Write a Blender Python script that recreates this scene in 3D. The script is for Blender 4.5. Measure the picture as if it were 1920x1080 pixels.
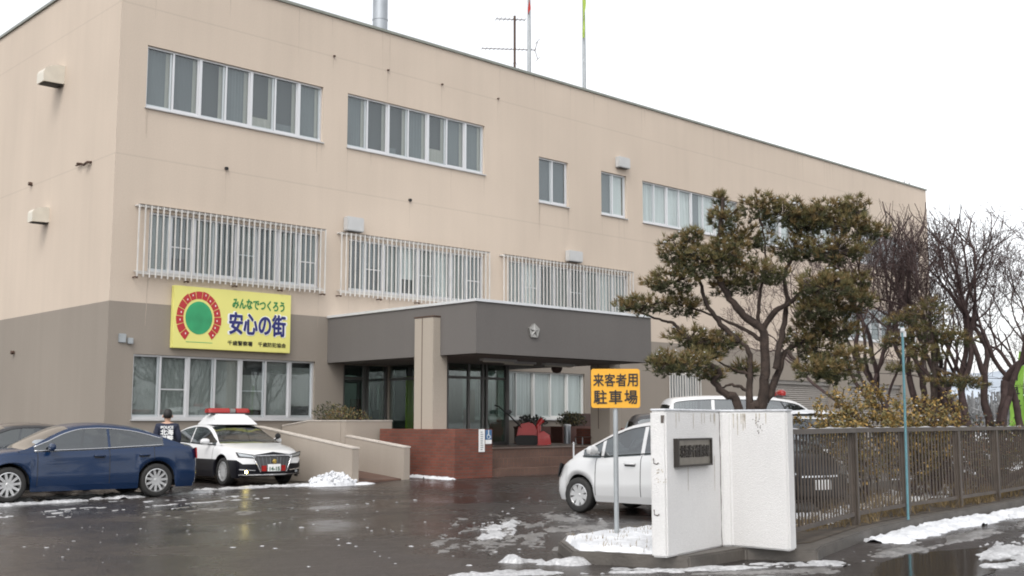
import bpy, bmesh, math, random
from mathutils import Vector, Matrix, noise

SC = bpy.context.scene
COL = SC.collection
for _o in list(bpy.data.objects):
    bpy.data.objects.remove(_o)

# ------------------------------------------------------------------ camera
YAW, PITCH = 0.757140625, 0.118270667
cam = bpy.data.cameras.new('camera')
cam.sensor_width = 36.0
cam.lens = 36.0 * 2116.1 / 1920.0
cam.clip_start, cam.clip_end = 0.1, 6000
camo = bpy.data.objects.new('camera', cam)
camo.location = (0, 0, 1.5)
camo.rotation_euler = (math.pi / 2 + PITCH, 0, -YAW)
COL.objects.link(camo)
SC.camera = camo

# ------------------------------------------------------------------ light: overcast
SUN_EL, SUN_AZ = 52.0, 238.0          # azimuth clockwise from +Y
world = bpy.data.worlds.new('World')
SC.world = world
world.use_nodes = True
nt = world.node_tree
nt.nodes.clear()
sky = nt.nodes.new('ShaderNodeTexSky')
sky.sky_type = 'NISHITA'
sky.sun_disc = False
sky.sun_elevation = math.radians(SUN_EL)
sky.sun_rotation = math.radians(SUN_AZ)
sky.air_density, sky.dust_density, sky.ozone_density = 1.0, 2.0, 1.0
hs = nt.nodes.new('ShaderNodeHueSaturation')
hs.inputs['Saturation'].default_value = 0.12
bg = nt.nodes.new('ShaderNodeBackground')
bg.inputs['Strength'].default_value = 0.15
wo = nt.nodes.new('ShaderNodeOutputWorld')
nt.links.new(sky.outputs[0], hs.inputs['Color'])
nt.links.new(hs.outputs[0], bg.inputs['Color'])
nt.links.new(bg.outputs[0], wo.inputs['Surface'])
sl = bpy.data.lights.new('sun', 'SUN')
sl.energy = 0.5
sl.angle = math.radians(25)
sl.color = (1.0, 0.95, 0.88)
so = bpy.data.objects.new('sun', sl)
_d = Vector((math.sin(math.radians(SUN_AZ)) * math.cos(math.radians(SUN_EL)),
             math.cos(math.radians(SUN_AZ)) * math.cos(math.radians(SUN_EL)), math.sin(math.radians(SUN_EL))))
so.rotation_euler = (-_d).to_track_quat('-Z', 'Y').to_euler()
so.location = (0, 0, 60)
COL.objects.link(so)
SC.view_settings.view_transform = 'Standard'
SC.view_settings.look = 'None'
SC.view_settings.gamma = 1.0
SC.view_settings.exposure = 1.05
SC.render.engine = 'CYCLES'
SC.cycles.use_denoising = True
SC.cycles.filter_width = 1.9
SC.cycles.max_bounces = 8
SC.cycles.transparent_max_bounces = 16

# ------------------------------------------------------------------ helpers
R2 = Vector((math.cos(YAW), -math.sin(YAW), 0))
F2 = Vector((math.sin(YAW), math.cos(YAW), 0))


def at(r, f, z=0.0):
    """site frame: r metres to the right, f metres ahead of the gate where one stands"""
    v = R2 * r + F2 * f
    return Vector((v.x, v.y, z))


def sstep(a, b, t):
    t = min(1.0, max(0.0, (t - a) / (b - a)))
    return t * t * (3 - 2 * t)


def gz(x, y):
    return 0.09 * sstep(15.5, 18.2, x) * sstep(17.5, 21.5, y)


def lerp_curve(pts, x):
    """smooth interpolation through (x, value) points sorted by x"""
    n = len(pts)
    if x <= pts[0][0]:
        return pts[0][1]
    if x >= pts[-1][0]:
        return pts[-1][1]
    for i in range(n - 1):
        x0, y0 = pts[i]
        x1, y1 = pts[i + 1]
        if x0 <= x <= x1:
            h = x1 - x0
            def slope(k):
                if k <= 0 or k >= n - 1:
                    k0, k1 = max(0, k - 1), min(n - 1, k + 1)
                    return (pts[k1][1] - pts[k0][1]) / (pts[k1][0] - pts[k0][0])
                a = (pts[k][1] - pts[k - 1][1]) / (pts[k][0] - pts[k - 1][0])
                b = (pts[k + 1][1] - pts[k][1]) / (pts[k + 1][0] - pts[k][0])
                return 0.0 if a * b <= 0 else 2 * a * b / (a + b)
            m0, m1 = slope(i), slope(i + 1)
            t = (x - x0) / h
            return ((2 * t**3 - 3 * t**2 + 1) * y0 + (t**3 - 2 * t**2 + t) * h * m0
                    + (-2 * t**3 + 3 * t**2) * y1 + (t**3 - t**2) * h * m1)
    return pts[-1][1]


class MB:
    """collects shapes, links them as one mesh object"""
    def __init__(s):
        s.v, s.f, s.m = [], [], []

    def add(s, vs, fs, mi=0):
        o = len(s.v)
        s.v += [tuple(p) for p in vs]
        s.f += [tuple(i + o for i in f) for f in fs]
        s.m += [mi] * len(fs)
        return s

    def box(s, a, b, mi=0, rz=0.0, about=None):
        (x0, y0, z0), (x1, y1, z1) = a, b
        x0, x1 = min(x0, x1), max(x0, x1)
        y0, y1 = min(y0, y1), max(y0, y1)
        z0, z1 = min(z0, z1), max(z0, z1)
        vs = [(x0, y0, z0), (x1, y0, z0), (x1, y1, z0), (x0, y1, z0), (x0, y0, z1), (x1, y0, z1), (x1, y1, z1), (x0, y1, z1)]
        if rz:
            c = Vector(about or ((x0 + x1) / 2, (y0 + y1) / 2, 0))
            M = Matrix.Rotation(rz, 3, 'Z')
            vs = [tuple(M @ (Vector(p) - c) + c) for p in vs]
        return s.add(vs, [(0, 3, 2, 1), (4, 5, 6, 7), (0, 1, 5, 4), (1, 2, 6, 5), (2, 3, 7, 6), (3, 0, 4, 7)], mi)

    def quad(s, a, b, c, d, mi=0):
        return s.add([a, b, c, d], [(0, 1, 2, 3)], mi)

    def prism(s, poly, dvec, mi=0):
        """polygon (3-D points) extruded along dvec"""
        n = len(poly)
        d = Vector(dvec)
        vs = [Vector(p) for p in poly] + [Vector(p) + d for p in poly]
        nrm = Vector((0, 0, 0))
        for i in range(n):
            a, b = vs[i], vs[(i + 1) % n]
            nrm += a.cross(b)
        fs = [tuple(range(n)), tuple(range(2 * n - 1, n - 1, -1))] + [(i, i + n, (i + 1) % n + n, (i + 1) % n) for i in range(n)]
        if nrm.dot(d) > 0:
            fs = [tuple(reversed(f)) for f in fs]
        return s.add(vs, fs, mi)

    def grid(s, fn, nu, nv, mi=0, flip=False):
        vs = [fn(i / nu, j / nv) for j in range(nv + 1) for i in range(nu + 1)]
        fs = []
        for j in range(nv):
            for i in range(nu):
                a = j * (nu + 1) + i
                q = (a, a + 1, a + nu + 2, a + nu + 1)
                fs.append(tuple(reversed(q)) if flip else q)
        return s.add(vs, fs, mi)

    def tube(s, path, rad, n=6, mi=0, caps=True):
        path = [Vector(p) for p in path]
        if not isinstance(rad, (list, tuple)):
            rad = [rad] * len(path)
        vs, fs = [], []
        up = Vector((0.13, 0.31, 0.94))
        for i, p in enumerate(path):
            t = (path[min(i + 1, len(path) - 1)] - path[max(i - 1, 0)])
            if t.length < 1e-9:
                t = Vector((0, 0, 1))
            t.normalize()
            u = t.cross(up)
            if u.length < 0.05:
                u = t.cross(Vector((1, 0, 0)))
            u.normalize()
            w = t.cross(u)
            for k in range(n):
                a = 2 * math.pi * k / n
                vs.append(p + (u * math.cos(a) + w * math.sin(a)) * rad[i])
        for i in range(len(path) - 1):
            for k in range(n):
                k2 = (k + 1) % n
                fs.append((i * n + k, i * n + k2, (i + 1) * n + k2, (i + 1) * n + k))
        if caps:
            fs.append(tuple(range(n - 1, -1, -1)))
            fs.append(tuple((len(path) - 1) * n + k for k in range(n)))
        return s.add(vs, fs, mi)

    def lathe(s, prof, c, axis='Z', n=24, mi=0):
        """profile of (radius, height) turned about an axis through c"""
        vs, fs = [], []
        for (r, h) in prof:
            for k in range(n):
                a = 2 * math.pi * k / n
                p = (r * math.cos(a), r * math.sin(a), h)
                if axis == 'Y':
                    p = (p[0], h, p[1])
                elif axis == 'X':
                    p = (h, p[0], p[1])
                vs.append((p[0] + c[0], p[1] + c[1], p[2] + c[2]))
        for i in range(len(prof) - 1):
            for k in range(n):
                k2 = (k + 1) % n
                fs.append((i * n + k, i * n + k2, (i + 1) * n + k2, (i + 1) * n + k))
        return s.add(vs, fs, mi)

    def xf(s, M, start=0):
        s.v[start:] = [tuple(M @ Vector(p)) for p in s.v[start:]]
        return s

    def build(s, name, mats, parent=None, smooth=False, bevel=0.0, weld=False, ang=None):
        me = bpy.data.meshes.new(name)
        me.from_pydata(s.v, [], s.f)
        if not isinstance(mats, (list, tuple)):
            mats = [mats]
        for m in mats:
            me.materials.append(m)
        me.polygons.foreach_set('material_index', s.m)
        if weld or bevel:
            bm = bmesh.new()
            bm.from_mesh(me)
            if weld:
                bmesh.ops.remove_doubles(bm, verts=bm.verts, dist=0.0005)
                bmesh.ops.recalc_face_normals(bm, faces=bm.faces)
            if bevel:
                ed = [e for e in bm.edges if len(e.link_faces) == 2 and e.calc_face_angle(0) > 0.6]
                bmesh.ops.bevel(bm, geom=ed, offset=bevel, segments=2, affect='EDGES', clamp_overlap=True)
            bm.to_mesh(me)
            bm.free()
        if smooth:
            me.polygons.foreach_set('use_smooth', [True] * len(me.polygons))
            if ang:
                me.set_sharp_from_angle(angle=math.radians(ang))
        me.update()
        o = bpy.data.objects.new(name, me)
        COL.objects.link(o)
        if parent:
            o.parent = parent
        return o


def empty(name, loc=(0, 0, 0), rz=0.0, parent=None):
    o = bpy.data.objects.new(name, None)
    o.empty_display_size = 0.2
    o.location = loc
    o.rotation_euler = (0, 0, rz)
    COL.objects.link(o)
    if parent:
        o.parent = parent
    return o


def tag(o, label=None, cat=None, group=None, kind=None):
    if label: o['label'] = label
    if cat: o['category'] = cat
    if group: o['group'] = group
    if kind: o['kind'] = kind
    return o


# ------------------------------------------------------------------ materials
def mat(name, col, rough=0.6, metal=0.0, var=0.0, scale=4.0, bump=0.0, bscale=40.0, coat=0.0, stretch=(1, 1, 1), emis=None,
        var2=0.0, scale2=0.6, detail=4.0, spec=0.5):
    m = bpy.data.materials.new(name)
    m.use_nodes = True
    t = m.node_tree
    b = t.nodes['Principled BSDF']
    b.inputs['Base Color'].default_value = (*col, 1)
    b.inputs['Roughness'].default_value = rough
    b.inputs['Metallic'].default_value = metal
    b.inputs['Coat Weight'].default_value = coat
    b.inputs['Coat Roughness'].default_value = 0.04
    b.inputs['Specular IOR Level'].default_value = spec
    if emis:
        b.inputs['Emission Color'].default_value = (*emis[0], 1)
        b.inputs['Emission Strength'].default_value = emis[1]
    if var or bump or var2:
        tc = t.nodes.new('ShaderNodeTexCoord')
        mp = t.nodes.new('ShaderNodeMapping')
        mp.inputs['Scale'].default_value = stretch
        t.links.new(tc.outputs['Object'], mp.inputs['Vector'])
        cur = None
        for (vv, ss) in ((var, scale), (var2, scale2)):
            if not vv:
                continue
            n = t.nodes.new('ShaderNodeTexNoise')
            n.inputs['Scale'].default_value = ss
            n.inputs['Detail'].default_value = detail
            t.links.new(mp.outputs[0], n.inputs['Vector'])
            r = t.nodes.new('ShaderNodeMapRange')
            r.inputs['From Min'].default_value = 0.3
            r.inputs['From Max'].default_value = 0.7
            r.inputs['To Min'].default_value = 1 - vv
            r.inputs['To Max'].default_value = 1 + vv
            t.links.new(n.outputs['Fac'], r.inputs['Value'])
            mx = t.nodes.new('ShaderNodeMix')
            mx.data_type = 'RGBA'
            mx.blend_type = 'MULTIPLY'
            mx.inputs['Factor'].default_value = 1.0
            if cur is None:
                mx.inputs['A'].default_value = (*col, 1)
            else:
                t.links.new(cur, mx.inputs['A'])
            t.links.new(r.outputs[0], mx.inputs['B'])
            cur = mx.outputs['Result']
        if cur is not None:
            t.links.new(cur, b.inputs['Base Color'])
        if bump:
            n = t.nodes.new('ShaderNodeTexNoise')
            n.inputs['Scale'].default_value = bscale
            n.inputs['Detail'].default_value = 3
            t.links.new(tc.outputs['Object'], n.inputs['Vector'])
            bp = t.nodes.new('ShaderNodeBump')
            bp.inputs['Strength'].default_value = bump
            bp.inputs['Distance'].default_value = 0.02
            t.links.new(n.outputs['Fac'], bp.inputs['Height'])
            t.links.new(bp.outputs[0], b.inputs['Normal'])
    return m


def glass_mat(name, tint=(0.8, 0.85, 0.85), refl=1.0, rough=0.01, base=0.015):
    m = bpy.data.materials.new(name)
    m.use_nodes = True
    t = m.node_tree
    t.nodes.clear()
    out = t.nodes.new('ShaderNodeOutputMaterial')
    tr = t.nodes.new('ShaderNodeBsdfTransparent')
    tr.inputs['Color'].default_value = (*tint, 1)
    gl = t.nodes.new('ShaderNodeBsdfGlossy')
    gl.inputs['Roughness'].default_value = rough
    gl.inputs['Color'].default_value = (0.95, 0.98, 1.0, 1)
    fr = t.nodes.new('ShaderNodeFresnel')
    ge = t.nodes.new('ShaderNodeNewGeometry')
    ior = t.nodes.new('ShaderNodeMapRange')       # same reflectance on both faces of the pane
    ior.inputs['To Min'].default_value = 1.52
    ior.inputs['To Max'].default_value = 1 / 1.52
    t.links.new(ge.outputs['Backfacing'], ior.inputs['Value'])
    t.links.new(ior.outputs[0], fr.inputs['IOR'])
    mu = t.nodes.new('ShaderNodeMath')
    mu.operation = 'MULTIPLY_ADD'
    mu.inputs[1].default_value = 1.0 * refl
    mu.inputs[2].default_value = base * refl
    mu.use_clamp = True
    t.links.new(fr.outputs[0], mu.inputs[0])
    mx = t.nodes.new('ShaderNodeMixShader')
    t.links.new(mu.outputs[0], mx.inputs[0])
    t.links.new(tr.outputs[0], mx.inputs[1])
    t.links.new(gl.outputs[0], mx.inputs[2])
    t.links.new(mx.outputs[0], out.inputs[0])
    return m


def stucco(name, col, lines=()):
    """painted render: faint streaks, blotches, and horizontal construction joints at the given heights"""
    m = bpy.data.materials.new(name)
    m.use_nodes = True
    t = m.node_tree
    b = t.nodes['Principled BSDF']
    b.inputs['Roughness'].default_value = 0.85
    b.inputs['Specular IOR Level'].default_value = 0.25
    tc = t.nodes.new('ShaderNodeTexCoord')
    cur = None
    for (st, sc, amp, det, lo, hi) in (((3.0, 3.0, 0.16), 1.0, 0.02, 6, 0.3, 0.7), ((1, 1, 0.7), 0.35, 0.05, 4, 0.3, 0.7),
                               ((1, 1, 1), 30.0, 0.04, 3, 0.3, 0.7), ((1.1, 1.1, 0.10), 1.0, -0.05, 4, 0.60, 0.78)):
        mp = t.nodes.new('ShaderNodeMapping')
        mp.inputs['Scale'].default_value = st
        t.links.new(tc.outputs['Object'], mp.inputs['Vector'])
        n = t.nodes.new('ShaderNodeTexNoise')
        n.inputs['Scale'].default_value = sc
        n.inputs['Detail'].default_value = det
        t.links.new(mp.outputs[0], n.inputs['Vector'])
        r = t.nodes.new('ShaderNodeMapRange')
        r.inputs['From Min'].default_value = lo
        r.inputs['From Max'].default_value = hi
        if amp > 0:
            r.inputs['To Min'].default_value = 1 - amp
            r.inputs['To Max'].default_value = 1 + amp
        else:
            r.inputs['To Min'].default_value = 1
            r.inputs['To Max'].default_value = 1 + amp
        t.links.new(n.outputs['Fac'], r.inputs['Value'])
        mx = t.nodes.new('ShaderNodeMix')
        mx.data_type = 'RGBA'
        mx.blend_type = 'MULTIPLY'
        mx.inputs['Factor'].default_value = 1.0
        if cur is None:
            mx.inputs['A'].default_value = (*col, 1)
        else:
            t.links.new(cur, mx.inputs['A'])
        t.links.new(r.outputs[0], mx.inputs['B'])
        cur = mx.outputs['Result']
    if lines:
        sx = t.nodes.new('ShaderNodeSeparateXYZ')
        t.links.new(tc.outputs['Object'], sx.inputs[0])
        for z in lines:
            s = t.nodes.new('ShaderNodeMath'); s.operation = 'SUBTRACT'; s.inputs[1].default_value = z
            t.links.new(sx.outputs['Z'], s.inputs[0])
            a = t.nodes.new('ShaderNodeMath'); a.operation = 'ABSOLUTE'
            t.links.new(s.outputs[0], a.inputs[0])
            r = t.nodes.new('ShaderNodeMapRange')
            r.inputs['From Min'].default_value = 0.008
            r.inputs['From Max'].default_value = 0.03
            r.inputs['To Min'].default_value = 0.9
            r.inputs['To Max'].default_value = 1.0
            t.links.new(a.outputs[0], r.inputs['Value'])
            mx = t.nodes.new('ShaderNodeMix')
            mx.data_type = 'RGBA'; mx.blend_type = 'MULTIPLY'
            mx.inputs['Factor'].default_value = 1.0
            t.links.new(cur, mx.inputs['A'])
            t.links.new(r.outputs[0], mx.inputs['B'])
            cur = mx.outputs['Result']
    t.links.new(cur, b.inputs['Base Color'])
    n = t.nodes.new('ShaderNodeTexNoise')
    n.inputs['Scale'].default_value = 60
    t.links.new(tc.outputs['Object'], n.inputs['Vector'])
    bp = t.nodes.new('ShaderNodeBump')
    bp.inputs['Strength'].default_value = 0.15
    bp.inputs['Distance'].default_value = 0.01
    t.links.new(n.outputs['Fac'], bp.inputs['Height'])
    t.links.new(bp.outputs[0], b.inputs['Normal'])
    return m


def brick_mat(name, c1, c2, mortar, scale, w=0.23, h=0.075, vertical=False):
    m = bpy.data.materials.new(name)
    m.use_nodes = True
    t = m.node_tree
    b = t.nodes['Principled BSDF']
    b.inputs['Roughness'].default_value = 0.75
    tc = t.nodes.new('ShaderNodeTexCoord')
    sx = t.nodes.new('ShaderNodeSeparateXYZ')
    t.links.new(tc.outputs['Object'], sx.inputs[0])
    ad = t.nodes.new('ShaderNodeMath'); ad.operation = 'ADD'
    t.links.new(sx.outputs['X'], ad.inputs[0])
    t.links.new(sx.outputs['Y'], ad.inputs[1])
    cb = t.nodes.new('ShaderNodeCombineXYZ')
    if vertical:
        t.links.new(sx.outputs['Z'], cb.inputs['X'])
        t.links.new(ad.outputs[0], cb.inputs['Y'])
    else:
        t.links.new(ad.outputs[0], cb.inputs['X'])
        t.links.new(sx.outputs['Z'], cb.inputs['Y'])
    br = t.nodes.new('ShaderNodeTexBrick')
    br.inputs['Scale'].default_value = scale
    br.inputs['Brick Width'].default_value = w
    br.inputs['Row Height'].default_value = h
    br.inputs['Mortar Size'].default_value = 0.008
    br.inputs['Color1'].default_value = (*c1, 1)
    br.inputs['Color2'].default_value = (*c2, 1)
    br.inputs['Mortar'].default_value = (*mortar, 1)
    t.links.new(cb.outputs[0], br.inputs['Vector'])
    n = t.nodes.new('ShaderNodeTexNoise')
    n.inputs['Scale'].default_value = 1.3
    n.inputs['Detail'].default_value = 5
    t.links.new(tc.outputs['Object'], n.inputs['Vector'])
    r = t.nodes.new('ShaderNodeMapRange')
    r.inputs['From Min'].default_value = 0.3
    r.inputs['From Max'].default_value = 0.7
    r.inputs['To Min'].default_value = 0.75
    r.inputs['To Max'].default_value = 1.2
    t.links.new(n.outputs['Fac'], r.inputs['Value'])
    mx = t.nodes.new('ShaderNodeMix')
    mx.data_type = 'RGBA'; mx.blend_type = 'MULTIPLY'
    mx.inputs['Factor'].default_value = 1.0
    t.links.new(br.outputs['Color'], mx.inputs['A'])
    t.links.new(r.outputs[0], mx.inputs['B'])
    t.links.new(mx.outputs['Result'], b.inputs['Base Color'])
    bp = t.nodes.new('ShaderNodeBump')
    bp.inputs['Strength'].default_value = 0.5
    bp.inputs['Distance'].default_value = 0.01
    bp.invert = True
    t.links.new(br.outputs['Fac'], bp.inputs['Height'])
    t.links.new(bp.outputs[0], b.inputs['Normal'])
    return m


def asphalt_mat(name, col, rlo, rhi, bump=0.25):
    m = bpy.data.materials.new(name)
    m.use_nodes = True
    t = m.node_tree
    b = t.nodes['Principled BSDF']
    tc = t.nodes.new('ShaderNodeTexCoord')
    def noise_(sc, det, st=(1, 1, 1)):
        mp = t.nodes.new('ShaderNodeMapping')
        mp.inputs['Scale'].default_value = st
        t.links.new(tc.outputs['Object'], mp.inputs['Vector'])
        n = t.nodes.new('ShaderNodeTexNoise')
        n.inputs['Scale'].default_value = sc
        n.inputs['Detail'].default_value = det
        n.inputs['Roughness'].default_value = 0.6
        t.links.new(mp.outputs[0], n.inputs['Vector'])
        return n.outputs['Fac']
    def rng(s, a, c, lo, hi):
        r = t.nodes.new('ShaderNodeMapRange')
        r.inputs['From Min'].default_value = a
        r.inputs['From Max'].default_value = c
        r.inputs['To Min'].default_value = lo
        r.inputs['To Max'].default_value = hi
        t.links.new(s, r.inputs['Value'])
        return r.outputs[0]
    wet = noise_(0.33, 6)
    t.links.new(rng(wet, 0.38, 0.62, rhi, rlo), b.inputs['Roughness'])
    c1 = rng(wet, 0.38, 0.62, 1.5, 0.6)
    c2 = rng(noise_(45, 3), 0.3, 0.7, 0.72, 1.28)
    c3 = rng(noise_(1.6, 5), 0.3, 0.7, 0.85, 1.15)
    mu = t.nodes.new('ShaderNodeMath'); mu.operation = 'MULTIPLY'
    t.links.new(c1, mu.inputs[0]); t.links.new(c2, mu.inputs[1])
    mu2 = t.nodes.new('ShaderNodeMath'); mu2.operation = 'MULTIPLY'
    t.links.new(mu.outputs[0], mu2.inputs[0]); t.links.new(c3, mu2.inputs[1])
    mx = t.nodes.new('ShaderNodeMix')
    mx.data_type = 'RGBA'; mx.blend_type = 'MULTIPLY'
    mx.inputs['Factor'].default_value = 1.0
    mx.inputs['A'].default_value = (*col, 1)
    t.links.new(mu2.outputs[0], mx.inputs['B'])
    t.links.new(mx.outputs['Result'], b.inputs['Base Color'])
    b.inputs['IOR'].default_value = 1.33
    bp = t.nodes.new('ShaderNodeBump')
    bp.inputs['Strength'].default_value = bump
    bp.inputs['Distance'].default_value = 0.012
    t.links.new(noise_(38, 3), bp.inputs['Height'])
    bp2 = t.nodes.new('ShaderNodeBump')
    bp2.inputs['Strength'].default_value = bump * 0.6
    bp2.inputs['Distance'].default_value = 0.05
    t.links.new(noise_(6.0, 4), bp2.inputs['Height'])
    t.links.new(bp.outputs[0], bp2.inputs['Normal'])
    t.links.new(bp2.outputs[0], b.inputs['Normal'])
    return m


M = {}
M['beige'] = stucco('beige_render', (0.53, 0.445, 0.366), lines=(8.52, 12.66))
M['taupe'] = stucco('taupe_render', (0.255, 0.222, 0.188))
M['canopy'] = stucco('grey_canopy_paint', (0.135, 0.125, 0.118))
M['soffit'] = mat('soffit_paint', (0.16, 0.15, 0.14), 0.8, var=0.08)
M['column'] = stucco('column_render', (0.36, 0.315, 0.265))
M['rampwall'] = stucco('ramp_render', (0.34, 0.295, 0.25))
M['cap'] = mat('pale_cap', (0.50, 0.45, 0.40), 0.8, var=0.1, scale=6)
M['coping'] = mat('coping_metal', (0.23, 0.24, 0.21), 0.45, 0.3, var=0.1)
M['flash'] = mat('white_flashing', (0.62, 0.63, 0.64), 0.4, 0.2, var=0.06)
M['alu'] = mat('aluminium_frame', (0.62, 0.62, 0.63), 0.38, 0.55)
M['whiteframe'] = mat('white_window_frame', (0.62, 0.62, 0.60), 0.45)
M['darkframe'] = mat('dark_door_frame', (0.12, 0.115, 0.11), 0.4, 0.5)
M['grille'] = mat('grille_paint', (0.57, 0.55, 0.52), 0.5, 0.1, var=0.1, scale=3)
M['rust'] = mat('rusty_steel', (0.09, 0.055, 0.04), 0.8, 0.2, var=0.3, scale=20)
M['sill'] = mat('sill_metal', (0.5, 0.5, 0.5), 0.45, 0.3, var=0.08)
M['glass'] = glass_mat('window_glass', (0.90, 0.93, 0.93))
M['glassdark'] = glass_mat('entrance_glass', (0.74, 0.80, 0.77), 1.3, 0.01, 0.03)
M['carglass'] = glass_mat('car_glass', (0.32, 0.36, 0.36), 1.5, 0.005, 0.05)
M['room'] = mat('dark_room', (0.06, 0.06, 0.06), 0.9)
M['blind_grey'] = mat('grey_blind', (0.095, 0.102, 0.106), 0.9, var=0.06, scale=1.5, stretch=(1, 1, .2))
M['blind_mid'] = mat('mid_blind', (0.13, 0.14, 0.142), 0.9, var=0.08, scale=2, stretch=(4, 4, .2))
M['blind_soft'] = mat('soft_blind', (0.235, 0.24, 0.225), 0.9, var=0.08, scale=2, stretch=(1, 1, .4))
M['blind_pale'] = mat('pale_curtain', (0.62, 0.62, 0.60), 0.9, var=0.13, scale=3, stretch=(5, 5, .15))
M['blind_buff'] = mat('buff_curtain', (0.36, 0.335, 0.29), 0.9, var=0.1, scale=2, stretch=(4, 4, .2))
M['hoodwhite'] = mat('hood_white', (0.46, 0.46, 0.455), 0.5, var=0.05, scale=3)
M['hoodbeige'] = mat('hood_beige', (0.60, 0.56, 0.48), 0.55, var=0.07, scale=3)
M['black'] = mat('matt_black', (0.012, 0.012, 0.013), 0.6)
M['darkgrey'] = mat('dark_grey', (0.05, 0.05, 0.052), 0.5)
M['brick'] = brick_mat('red_brick', (0.19, 0.056, 0.035), (0.135, 0.041, 0.026), (0.10, 0.07, 0.055), 1.0)
M['tile'] = brick_mat('step_tile', (0.135, 0.072, 0.05), (0.11, 0.06, 0.043), (0.085, 0.06, 0.05), 1.0, vertical=True)
M['floor'] = mat('terrace_tile', (0.15, 0.11, 0.09), 0.45, var=0.1)
M['asphalt'] = asphalt_mat('wet_asphalt', (0.032, 0.027, 0.025), 0.09, 0.40, 0.45)
M['puddle'] = asphalt_mat('puddle_water', (0.016, 0.015, 0.014), 0.03, 0.07, 0.05)
M['soil'] = mat('wet_soil', (0.055, 0.042, 0.03), 0.8, var=0.35, scale=5, bump=0.6, bscale=14)
M['kerb'] = mat('wet_concrete_kerb', (0.085, 0.075, 0.065), 0.55, var=0.25, scale=5, bump=0.3, bscale=30)
M['snow'] = mat('snow', (0.60, 0.61, 0.63), 0.7, var=0.10, scale=20, var2=0.14, scale2=2.5, bump=0.5, bscale=22)
M['slush'] = mat('slush', (0.16, 0.153, 0.148), 0.35, var=0.35, scale=26, var2=0.3, scale2=4, bump=0.5, bscale=24)
M['greysnow'] = mat('old_snow', (0.40, 0.40, 0.405), 0.55, var=0.3, scale=28, var2=0.25, scale2=3, bump=0.5, bscale=22)
M['pylon'] = mat('white_roughcast', (0.665, 0.655, 0.645), 0.9, var=0.05, scale=60, bump=0.55, bscale=95, var2=0.05, scale2=1.2)
M['plaque'] = mat('bronze_plaque', (0.19, 0.175, 0.15), 0.38, 0.6, var=0.12, scale=8)
M['plaquedark'] = mat('plaque_lettering', (0.035, 0.03, 0.026), 0.5, 0.3)
M['fence'] = mat('brown_fence_paint', (0.078, 0.062, 0.05), 0.55, 0.1, var=0.2, scale=4)
M['galv'] = mat('galvanised_steel', (0.36, 0.38, 0.39), 0.5, 0.5, var=0.1, scale=6)
M['teal'] = mat('teal_pole', (0.10, 0.23, 0.265), 0.45, var=0.15, scale=5)
M['signyellow'] = mat('sign_orange', (0.66, 0.33, 0.02), 0.45, var=0.03)
M['signblack'] = mat('sign_black', (0.012, 0.011, 0.01), 0.5)
M['banner'] = mat('banner_yellow', (0.70, 0.66, 0.20), 0.5, var=0.03, scale=1)
M['bgreen'] = mat('banner_green', (0.02, 0.20, 0.055), 0.5)
M['bdisc'] = mat('banner_disc_green', (0.03, 0.30, 0.12), 0.5, var=0.2, scale=2)
M['bnavy'] = mat('banner_navy', (0.018, 0.022, 0.14), 0.5)
M['bred'] = mat('banner_red', (0.42, 0.025, 0.03), 0.5)
M['white'] = mat('white_paint', (0.78, 0.78, 0.77), 0.5)
M['silver'] = mat('emblem_silver', (0.36, 0.35, 0.33), 0.35, 0.7, var=0.15, scale=20)
M['steel'] = mat('stack_steel', (0.34, 0.36, 0.38), 0.4, 0.6, var=0.1, scale=2)
M['bark'] = mat('pine_bark', (0.040, 0.027, 0.021), 0.9, var=0.4, scale=9, bump=0.8, bscale=22)
M['baretwig'] = mat('bare_bark', (0.058, 0.036, 0.033), 0.85, var=0.3, scale=10)
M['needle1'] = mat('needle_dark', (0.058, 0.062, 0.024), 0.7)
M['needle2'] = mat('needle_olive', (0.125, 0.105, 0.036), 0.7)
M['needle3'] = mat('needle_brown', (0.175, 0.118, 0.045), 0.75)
M['leaf1'] = mat('leaf_ochre', (0.27, 0.17, 0.045), 0.7)
M['leaf2'] = mat('leaf_olive', (0.13, 0.11, 0.04), 0.7)
M['leaf3'] = mat('leaf_dark_green', (0.030, 0.036, 0.017), 0.6)
M['leaf4'] = mat('leaf_rust', (0.14, 0.07, 0.03), 0.7)
M['drygrass'] = mat('dry_grass', (0.17, 0.12, 0.055), 0.9, var=0.3, scale=5)
M['rubber'] = mat('tyre_rubber', (0.022, 0.021, 0.02), 0.75, bump=0.2, bscale=60)
M['alloy'] = mat('alloy_wheel', (0.62, 0.62, 0.62), 0.3, 0.75)
M['chrome'] = mat('chrome', (0.75, 0.75, 0.76), 0.15, 0.95)
M['navy'] = mat('navy_paint', (0.003, 0.019, 0.062), 0.25, 0.1, coat=0.5, var=0.06, scale=2)
M['carwhite'] = mat('white_car_paint', (0.66, 0.66, 0.66), 0.3, coat=0.7)
M['carsilver'] = mat('pearl_car_paint', (0.56, 0.56, 0.56), 0.32, 0.1, coat=0.8)
M['carblack'] = mat('black_car_paint', (0.005, 0.005, 0.008), 0.35, coat=0.12, spec=0.25)
M['grillesteel'] = mat('grille_steel', (0.13, 0.14, 0.15), 0.35, 0.5)
M['cargrey'] = mat('charcoal_car_paint', (0.035, 0.034, 0.036), 0.3, 0.2, coat=0.8)
M['redlens'] = mat('red_lens', (0.30, 0.012, 0.010), 0.25, coat=0.5)
M['redlens2'] = mat('tail_lens', (0.30, 0.01, 0.015), 0.2, coat=0.5)
M['clearlens'] = mat('clear_lens', (0.34, 0.36, 0.37), 0.15, 0.6, coat=0.8)
M['fog'] = mat('fog_lamp_lit', (0.9, 0.8, 0.3), 0.3, emis=((1.0, 0.80, 0.22), 22.0))
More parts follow.
